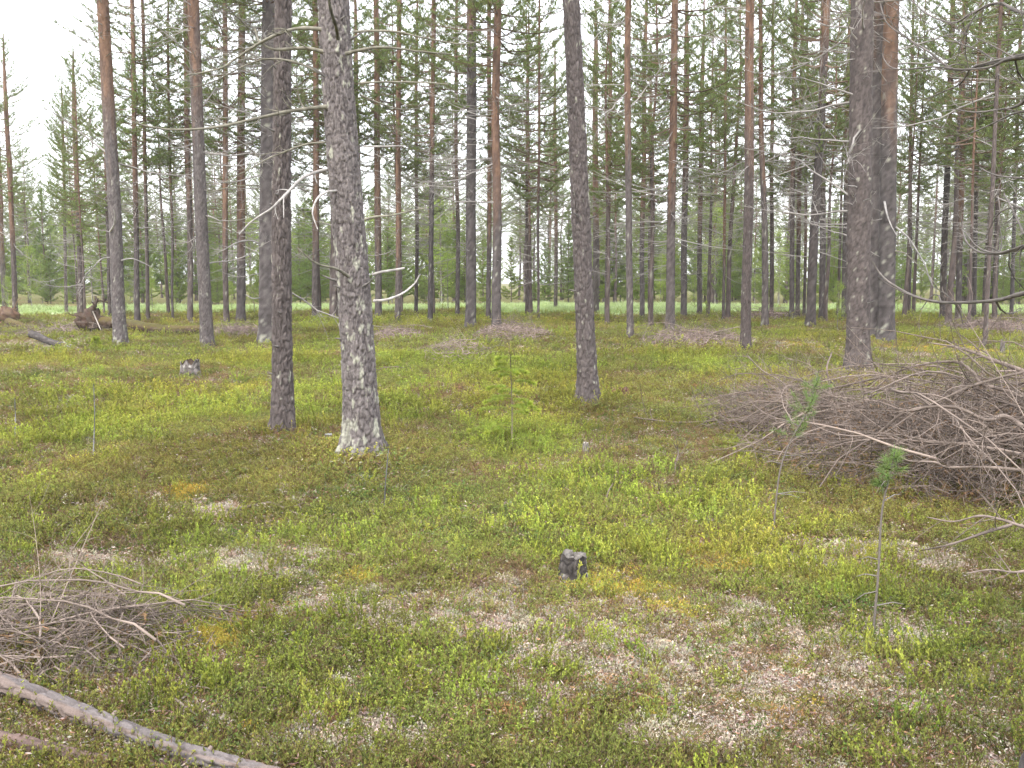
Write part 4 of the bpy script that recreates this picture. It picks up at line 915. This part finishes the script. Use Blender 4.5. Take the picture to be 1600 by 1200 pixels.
# sticks of the near heap
for k_, (lab, P, r) in enumerate((
    ('long smooth grey branch curving down through the near twig heap', [(60, 928, 4.75), (110, 935, 4.7), (150, 958, 4.6), (180, 995, 4.45), (220, 1034)], .012),
    ('crooked branch bent into a loop beside the near heap', [(250, 1012, 4.3), (290, 1028, 4.2), (322, 1050), (310, 1082), (280, 1108)], .009),
    ('thin stick crossing the lower side of the near heap', [(252, 1075, 4.1), (275, 1105), (308, 1130)], .007),
    ('curved bare branch under the fallen pole, near corner', [(70, 1092, 3.95), (110, 1110, 3.85), (120, 1150, 3.7), (105, 1190, 3.55)], .006),
    ('upright pale forked stick at the frame edge by the near heap', [(8, 1020, 4.2), (14, 980, 4.3), (18, 940, 4.4), (26, 905, 4.5)], .009),
    ('grey stick crossing the near heap toward the pole', [(0, 1028, 4.2), (60, 1012, 4.3), (120, 1000, 4.35), (180, 985, 4.4)], .008),
    ('thin branch lying on the floor beyond the end of the pole', [(290, 1150), (330, 1148, 3.75), (340, 1130, 3.8), (380, 1100)], .007),
    ('leaning grey stick in the corner under the pole', [(8, 1190, 3.5), (20, 1150, 3.6), (45, 1120, 3.75), (75, 1096, 3.9)], .011))):
    stick('fallen_branch', lab, P, r, r * .4, 730 + k_, 4, BRUSHC * 1.15, group='loose branches on the floor')

# ------------------------------------------------------------------ logs, root plates, stumps
def log_mesh(name, A, Bp, r0, r1, seed, cfun, k=28, n=120, relief=.006, bend=.03, cell=(.05, .14)):
    rng = np.random.default_rng(seed); A, Bp = np.array(A, float), np.array(Bp, float); L = np.linalg.norm(Bp - A); d = (Bp - A) / L
    a = np.cross(d, [0, 0, 1.0]); a /= np.linalg.norm(a); b = np.cross(a, d)
    s = np.linspace(0, 1, n); T, S_ = np.meshgrid(np.arange(k) * 2 * np.pi / k, s); Zl = S_ * L
    R = r0 + (r1 - r0) * S_; nu = max(5, round(6.28 * r0 / cell[0])); f1, f2, cid = worley(T / 6.2832 * nu + (fbm(np.cos(T) * 2, np.sin(T) * 2, Zl * 4, seed) - .5), Zl / cell[1], nu, seed)
    fine = fbm(np.cos(T) * 6, np.sin(T) * 6, Zl * 18, seed + 3); pl_ = sstep(0, .25, f2 - f1)
    R = R * (1 + .10 * (fbm(np.cos(T), np.sin(T), Zl * 2.5, seed + 2) - .5)) + (pl_ - 1) * relief + (fine - .5) * relief
    off = a[None] * (bend * np.sin(s * np.pi * 1.3))[:, None] + b[None] * (bend * .5 * np.sin(s * 7))[:, None]
    C = A[None] + d[None] * (s * L)[:, None] + off
    V = C[:, None] + R[..., None] * (np.cos(T)[..., None] * a + np.sin(T)[..., None] * b)
    up = np.sin(T); c = cfun(T, Zl, up, cid, fine, pl_)
    i = np.arange(n - 1)[:, None] * k + np.arange(k)[None]; j = np.arange(n - 1)[:, None] * k + (np.arange(k)[None] + 1) % k
    o_ = A.copy(); g = Geo().add(V - o_, c.reshape(-1, 3), np.stack([i, j, j + k, i + k], -1).reshape(-1, 4))
    endc = np.tile(np.array([.34, .26, .18]), (k + 1, 1)) * rng.uniform(.8, 1.1, (k + 1, 1))
    for e, fl in ((0, 1), (n - 1, -1)):
        g.add(np.concatenate([V[e] - o_, (C[e] - o_)[None]]), endc, tris=[((m, (m + 1) % k, k) if fl > 0 else ((m + 1) % k, m, k)) for m in range(k)])
    return g.mesh(name, [M_BARK]), o_
def pole_col(T, Zl, up, cid, fine, pl_):
    scar = sstep(.60, .70, fbm(np.cos(T) * 1.5, np.sin(T) * 1.5, Zl * 5, 9))[..., None]; ring = (np.abs(np.mod(Zl + .05 * np.sin(T + Zl * 3), .23) - .1) < .012)[..., None]
    c = np.array([.165, .145, .142]) * (.6 + .5 * fine[..., None]) * (.85 + .3 * cid[..., None]); c = c + (np.array([.10, .085, .085]) - c) * np.maximum(scar * .85, ring * .75)
    ink = sstep(.58, .66, vnoise(np.cos(T) * 1.2 + 4, np.sin(T) * 1.2, Zl * 1.6, 12))[..., None]
    return c + (np.array([.20, .15, .125]) - c) * ink * .6
def gpt(px, py, z): v = ground(px, py); return (v.x, v.y, v.z + z)
pl_t = empty('fallen_pole', gpt(-60, 1062, .05)); tag(pl_t, 'pale pinkish fallen pole with peeling bark lying across the near corner', 'log')
me, o_ = log_mesh('bark', gpt(-60, 1062, .05), gpt(520, 1272, .04), .037, .034, 51, pole_col, k=48, n=300, relief=.011, bend=.02)
obj('stem', me, pl_t)
for k_, (fr, dx, dy, dz) in enumerate(((.47, .015, .012, .025), (.72, .012, .014, .02))):
    A, Bp = Vector(gpt(-60, 1062, .05)), Vector(gpt(520, 1272, .04)); p = np.array((Bp - A) * fr)
    g = Geo(); v_ = np.array([dx, dy, dz]); g.tube(np.array([p, p + v_ * .6, p + v_ * 1.25]), [.013, .010, .006], (.30, .24, .21), 6); obj('branch_stub', g.mesh('branch_stub', [M_BARK]), pl_t)
def red_col(T, Zl, up, cid, fine, pl_): return np.array([.15, .105, .092]) * (.45 + .8 * fine[..., None]) * (.8 + .4 * cid[..., None])
p2 = empty('fallen_pole', gpt(-40, 1156, .012)); tag(p2, 'reddish rotten pole half sunk in plants below the pale pole', 'log')
me, o_ = log_mesh('stem', gpt(-40, 1156, .012), gpt(330, 1206, .0), .030, .027, 52, red_col, n=120); obj('stem', me, p2)
def mossy_col(T, Zl, up, cid, fine, pl_):
    m = sstep(-.1, .45, up + (fine - .5) * 1.6)[..., None]; c = np.array([.085, .06, .045]) * (.6 + .8 * cid[..., None])
    mo = np.array([.08, .07, .026]) * (.6 + .8 * fine[..., None]); mo = mo + (np.array([.11, .08, .03]) - mo) * sstep(.5, .65, vnoise(Zl * 1.5, T, seed=4))[..., None] * .6
    return c + (mo - c) * m
ml = empty('fallen_tree', gpt(142, 522, .2)); tag(ml, 'mossy fallen trunk with a dark upturned root plate behind the white-footed pine', 'fallen tree')
A, Bp = gpt(150, 520, .32), gpt(325, 527, .20); me, o_ = log_mesh('trunk', A, Bp, .20, .13, 53, mossy_col, k=22, n=120, relief=.02, bend=.12)
obj('trunk', me, ml)
def root_plate(seed, R, n, colr=(.085, .06, .045)):
    rng = np.random.default_rng(seed); g = Geo()
    th, ph = np.meshgrid(np.linspace(0, 2 * np.pi, 26, endpoint=False), np.linspace(.05, np.pi - .05, 14))
    q = .35 + 1.0 * fbm(np.cos(th) * 2.6 + 3, np.sin(th) * 2.6 + ph * 2.5, ph * 2, seed, 4); r = R * q
    V = np.stack([r * np.sin(ph) * np.cos(th) * .45, r * np.sin(ph) * np.sin(th), r * np.cos(ph) * .8], -1); k = 26; nn = 14
    i = np.arange(nn - 1)[:, None] * k + np.arange(k)[None]; j = np.arange(nn - 1)[:, None] * k + (np.arange(k)[None] + 1) % k
    g.add(V, rgb(rng, colr, V.size // 3, .4), np.stack([i, i + k, j + k, j], -1).reshape(-1, 4))
    for _ in range(n):
        a = rng.uniform(0, 6.28); d = np.array([rng.normal(0, .35), math.cos(a), math.sin(a)]); L = R * rng.uniform(.8, 1.5)
        pts = np.array([d * L * s + rng.normal(0, .06 * L, 3) * s for s in np.linspace(.2, 1, 6)]); twiggy(g, pts, .045 * R / .6, .01, np.array(colr) * rng.uniform(.8, 1.8), rng, side=2, k=5)
    return g.mesh('root_plate', [M_BARK])
o = obj('root_plate', root_plate(60, .50, 9), ml, (0, .0, .22), (0, 0, -1.2))
g = Geo(); twiggy(g, spline([[.12, -.1, .0], [.02, -.05, .35], [.10, -.02, .62], [.22, .03, .85], [.20, 0, 1.0]], 4) + np.random.default_rng(9).normal(0, .02, (17, 3)), .15, .03, np.array([.07, .052, .04]), np.random.default_rng(9), side=6, k=7); obj('root', g.mesh('root', [M_BARK]), ml)
g = Geo(); g.tube(np.array([[.22, -.3, .55], [.36, -.35, .25], [.5, -.4, -.05]]), [.022, .018, .01], (.5, .45, .4), 5); obj('root', g.mesh('root', [M_DEAD]), ml)
ml2 = empty('fallen_tree', gpt(12, 508, .2)); tag(ml2, 'far upturned root plate with orange-brown soil at the frame edge', 'fallen tree')
obj('root_plate', root_plate(61, .48, 10, (.13, .085, .06)), ml2, (0, 0, .15), (0, 0, -1.5))
me, o_ = log_mesh('trunk', gpt(14, 512, .2), gpt(60, 518, .06), .15, .09, 54, mossy_col, k=16, n=40, relief=.012); t_ = obj('trunk', me, ml2, tuple(np.array(o_) - np.array(ml2.location)))
for ch in ml.children:
    if ch.name.startswith('trunk'): ch.location = Vector(A) - ml.location
pole_fix = [(pl_t, Vector(gpt(-60, 1062, .05))), (p2, Vector(gpt(-40, 1156, .012)))]
for t_, A_ in pole_fix: t_.location = A_
bd = empty('rotten_log', gpt(78, 543, .12)); tag(bd, 'broken dark grey rotten log with splintered pale end on the floor', 'log')
me, o_ = log_mesh('stem', gpt(50, 536, .22), gpt(100, 546, .08), .10, .07, 55, lambda T, Zl, up, cid, fine, pl_: np.array([.075, .066, .062]) * (.5 + fine[..., None]) * (.7 + .6 * cid[..., None]), k=16, n=50, relief=.02)
obj('stem', me, bd, Vector(o_) - bd.location)
for k_ in range(3):
    g = Geo(); A = np.array(gpt(90, 543, .12)) - np.array(bd.location); e = np.array(gpt(108 + 3 * k_, 548, .02 + .05 * k_)) - np.array(bd.location); g.tube(np.array([A, (A + e) / 2 + [0, 0, .03], e]), [.022, .02, .008], (.36, .34, .32), 4); obj('splinter', g.mesh('splinter', [M_DEAD]), bd)
stick('fallen_branch', 'dark thin log lying at the clearing edge by the slender pale pine', [(995, 502), (1015, 505), (1030, 508)], .05, .03, 760, 0, BRUSHC * .7, cat='branch', group='loose branches on the floor')

def stump(name, label, px, py, wpx, hpx, seed, side, top, rot=.5, hollow=0.0, rag=.1, lich=.0, tiltx=0.0, cat='stump'):
    rng = np.random.default_rng(seed); b = ground(px, py); m = b.y / FPX / cp; r, h = wpx * m / 2, hpx * m
    t = empty(name, b, Euler((tiltx, 0, rng.uniform(0, 6))).to_quaternion()); tag(t, label, cat)
    k, n = 40, 26; th = np.arange(k) * 2 * np.pi / k; T, S_ = np.meshgrid(th, np.linspace(0, 1, n))
    edge = h * (1 + rag * (fbm(np.cos(T) * 2.5, np.sin(T) * 2.5, S_ * 0, seed) - .5) * 2)
    Zs = -.05 + (edge + .05) * S_
    f1, f2, cid = worley(T / 6.2832 * 11, Zs / (.4 * r + .02), 11, seed); fine = fbm(np.cos(T) * 5, np.sin(T) * 5, Zs * 14 / max(r * 8, .3), seed + 1)
    R = r * (1 + .35 * np.exp(-np.clip(Zs, 0, 9) / (.25 * h + .02)) * (1 + .5 * np.cos(T * 5 + seed))) * (1 + .14 * (fine - .5)) + (sstep(0, .3, f2 - f1) - 1) * r * .09
    V = np.stack([R * np.cos(T), R * np.sin(T), Zs], -1); c = np.array(side) * (.45 + fine[..., None] * 1.1) * (.35 + .65 * sstep(0, .3, f2 - f1)[..., None]) * (.7 + .6 * cid[..., None])
    if lich: c = c + (np.array([.55, .54, .50]) - c) * (sstep(1 - lich, 1.05 - lich, cid * .5 + fine * .6))[..., None]
    i = np.arange(n - 1)[:, None] * k + np.arange(k)[None]; j = np.arange(n - 1)[:, None] * k + (np.arange(k)[None] + 1) % k
    g = Geo().add(V, c.reshape(-1, 3), np.stack([i, j, j + k, i + k], -1).reshape(-1, 4)); obj('bark', g.mesh('bark', [M_BARK]), t)
    nr = 9; q = np.linspace(1.0, .02, nr); TT, Q = np.meshgrid(th, q); zt = Zs[-1][None] * (1 - hollow * (1 - Q ** 3)) + (fbm(np.cos(TT) * Q * 4 + 9, np.sin(TT) * Q * 4, Q * 0, seed + 3) - .5) * .14 * r
    zt[0] = Zs[-1]; Vt = np.stack([R[-1][None] * Q * np.cos(TT), R[-1][None] * Q * np.sin(TT), zt], -1)
    ring = .8 + .25 * np.sin(Q * 42)[..., None]; ct = np.array(top) * ring * (.6 + .8 * fbm(np.cos(TT) * Q * 7, np.sin(TT) * Q * 7, Q * 0, seed + 5)[..., None])
    i = np.arange(nr - 1)[:, None] * k + np.arange(k)[None]; j = np.arange(nr - 1)[:, None] * k + (np.arange(k)[None] + 1) % k
    g = Geo().add(Vt, ct.reshape(-1, 3), np.stack([i, j, j + k, i + k], -1).reshape(-1, 4)); obj('cut_top', g.mesh('cut_top', [M_BARK]), t)
    return t
stump('tree_stump', 'small charred black and grey stump beside yellow moss', 892, 906, 40, 42, 71, (.085, .075, .07), (.17, .155, .14), lich=.14, rag=.20, tiltx=.10)
stump('tree_stump', 'thin upright grey broken stick stump in the middle of the floor', 915, 712, 9, 20, 72, (.26, .235, .215), (.42, .38, .34), rag=.25)
stump('tree_stump', 'decayed hollow stump with dark hole on a bushy hummock', 298, 590, 28, 26, 73, (.18, .16, .15), (.10, .07, .05), hollow=.6, rag=.35, lich=.15)
stump('tree_stump', 'little pale cut stump between the slim dark trunk and the thick one', 514, 688, 13, 10, 74, (.17, .16, .15), (.36, .37, .37), rag=.05)
stump('tree_stump', 'low reddish rotten stump behind the leaning grey trunk', 967, 618, 26, 12, 75, (.22, .12, .08), (.20, .13, .09), rag=.5, hollow=.3)
stump('tree_stump', 'tiny grey pointed snag beyond the big brush pile', 1566, 553, 7, 15, 76, (.20, .18, .17), (.2, .18, .16), rag=.8)
stump('tree_stump', 'small dark stub on the floor by the rotten log', 112, 532, 7, 7, 77, (.12, .08, .06), (.2, .14, .1), rag=.5)

# ------------------------------------------------------------------ saplings
def needle_tufts(g, C, D, n, ll, lw, colr, rng, mat=1, spread=.6):
    C, D = np.array(C), np.array(D); D = D / (np.linalg.norm(D, axis=1, keepdims=True) + 1e-9); k = len(C)
    g.blades(np.repeat(C, n, 0), np.repeat(D, n, 0) * .8 + rng.normal(0, spread, (k * n, 3)), ll * rng.uniform(.7, 1.2, k * n), lw, np.repeat(rgb(rng, colr, k, .25, .08), n, 0), mat, rng=rng)
def pine_sapling(label, P, tufts, seed, colr=(.18, .26, .08)):
    rng = np.random.default_rng(seed); pts = spline([np.array(p) for p in P], 8); b = pts[0].copy(); pts = pts - b
    t = empty('pine_sapling', b); tag(t, label, 'sapling')
    g = Geo(); g.tube(pts, np.linspace(.0065, .003, len(pts)), np.array([.15, .13, .115]), 6)
    for _ in range(6):
        i = rng.integers(4, len(pts) // 2 + 8); d = np.array([rng.normal(), rng.normal(), .1]); d /= np.linalg.norm(d); L = rng.uniform(.08, .22)
        g.tube(np.array([pts[i], pts[i] + d * L * .6, pts[i] + d * L + [0, 0, -.02]]), [.004, .003, .0015], (.2, .18, .16), 3)
    obj('stem', g.mesh('stem', [M_DEAD]), t)
    g = Geo(); C, D = [], []
    n = len(pts)
    for (f, L, k) in tufts:
        i = min(int(f * (n - 1)), n - 2); p = pts[i]
        for _ in range(k):
            a = rng.uniform(0, 6.28); d = np.array([math.cos(a), math.sin(a), rng.uniform(.2, 1.0)]); d /= np.linalg.norm(d)
            q = [p + d * L * s for s in np.linspace(0, 1, 5)]; g.tube(np.array(q), np.linspace(.004, .002, 5), (.12, .10, .06), 4, 0)
            for s in np.linspace(.25, 1, 9): C.append(p + d * L * s); D.append(d)
    for s in np.linspace(.84, 1, 10): C.append(pts[min(int(s * (n - 1)), n - 1)]); D.append([0, 0, 1])
    needle_tufts(g, C, D, 9, .05, .003, colr, rng, spread=.75); obj('needles', g.mesh('needles', [M_DEAD, M_NEEDLE], False), t)
b = ground(1208, 832)
pine_sapling('young pine with green needles leaning in front of the big brush pile', [b, at(1218, 740, b.y), at(1235, 690, b.y), at(1262, 640, b.y), at(1280, 578, b.y)], [(.55, .13, 3), (.62, .17, 4), (.72, .18, 4), (.80, .12, 3), (.9, .12, 4)], 81)
b = ground(1364, 992)
pine_sapling('thin young pine with a bare stem and green tip before the brush pile', [b, at(1372, 900, b.y), at(1378, 800, b.y), at(1390, 745, b.y), at(1398, 705, b.y)], [(.66, .05, 2), (.74, .07, 2), (.82, .08, 3), (.92, .06, 3)], 82)
b = ground(1052, 512)
pine_sapling('small green sapling at the foot of the orange-barked pine', [b, at(1052, 480, b.y), at(1053, 450, b.y), at(1052, 430, b.y)], [(.5, .4, 5), (.7, .35, 5), (.85, .25, 5)], 83)
def spruce_sapling(label, px, py, top_px, top_py, wpx, seed):
    rng = np.random.default_rng(seed); b = np.array(ground(px, py)); e = np.array(at(top_px, top_py, b[1])) - b; m = b[1] / FPX
    t = empty('spruce_sapling', b); tag(t, label, 'sapling')
    g = Geo(); g.tube(np.array([[0, 0, -.03], e * .5 + [.01, 0, 0], e]), [.008, .006, .003], (.15, .13, .09), 6); obj('stem', g.mesh('stem', [M_DEAD]), t)
    H = np.linalg.norm(e); W_ = wpx * m / 2
    for z in np.linspace(.10, .95, 15):
        for _ in range(rng.integers(1, 4)):
            a = rng.uniform(0, 6.28); L = W_ * (1.05 - z) ** .7 * rng.uniform(.6, 1.1) + .03; h = np.array([math.cos(a), math.sin(a), 0]); p = e * z
            s = np.linspace(0, 1, 8)[:, None]; pts = p + h * L * s + np.array([0, 0, 1]) * (.22 * L * s - .30 * L * s ** 2)
            g = Geo(); g.tube(pts, np.linspace(.003, .0012, 8), (.14, .12, .06), 3, 0); C, D, n2 = [], [], np.array([-h[1], h[0], 0])
            for f in np.linspace(.2, 1, 10):
                q = p + h * L * f + np.array([0, 0, 1]) * (.22 * L * f - .30 * L * f * f); C.append(q); D.append(h)
                for sd in (-1, 1):
                    l2 = L * .32 * (1.1 - f) * rng.uniform(.6, 1.2)
                    for w in (.5, 1): C.append(q + (n2 * sd * .8 + h * .6) * l2 * w); D.append(n2 * sd + h)
            needle_tufts(g, C, D, 10, .03, .0055, (.28, .35, .06), rng, spread=.7)
            tipC = [p + h * L + np.array([0, 0, -.08 * L])] * 4; needle_tufts(g, tipC, [h] * 4, 20, .045, .009, (.42, .48, .08), rng, spread=.6)
            obj('branch', g.mesh('branch', [M_DEAD, M_NEEDLE], False), t)
    return t
spruce_sapling('feathery yellow-green spruce sapling beside the leaning grey trunk', 800, 702, 797, 552, 175, 91)
spruce_sapling('tiny dark green sapling before the mossy fallen trunk', 150, 542, 150, 526, 14, 92)

# ------------------------------------------------------------------ thin haze between the trees
hm, n_, l_ = new_mat('haze')
o_ = n_.new('ShaderNodeOutputMaterial'); v_ = n_.new('ShaderNodeVolumePrincipled'); v_.inputs['Color'].default_value = (.93, .96, 1, 1); v_.inputs['Density'].default_value = HAZE
l_.new(v_.outputs[0], o_.inputs['Volume'])
x0, x1, y0, y1, z0_, z1_ = -425, 425, -45, 705, -1.6, 22.0
g = Geo().add([(x, y, z) for x in (x0, x1) for y in (y0, y1) for z in (z0_, z1_)], (1, 1, 1), quads=[(0, 1, 3, 2), (4, 6, 7, 5), (0, 4, 5, 1), (2, 3, 7, 6), (0, 2, 6, 4), (1, 5, 7, 3)])
tag(obj('haze', g.mesh('haze', [hm], False)), 'faint pale haze in the air between the trees', 'haze', kind='stuff')
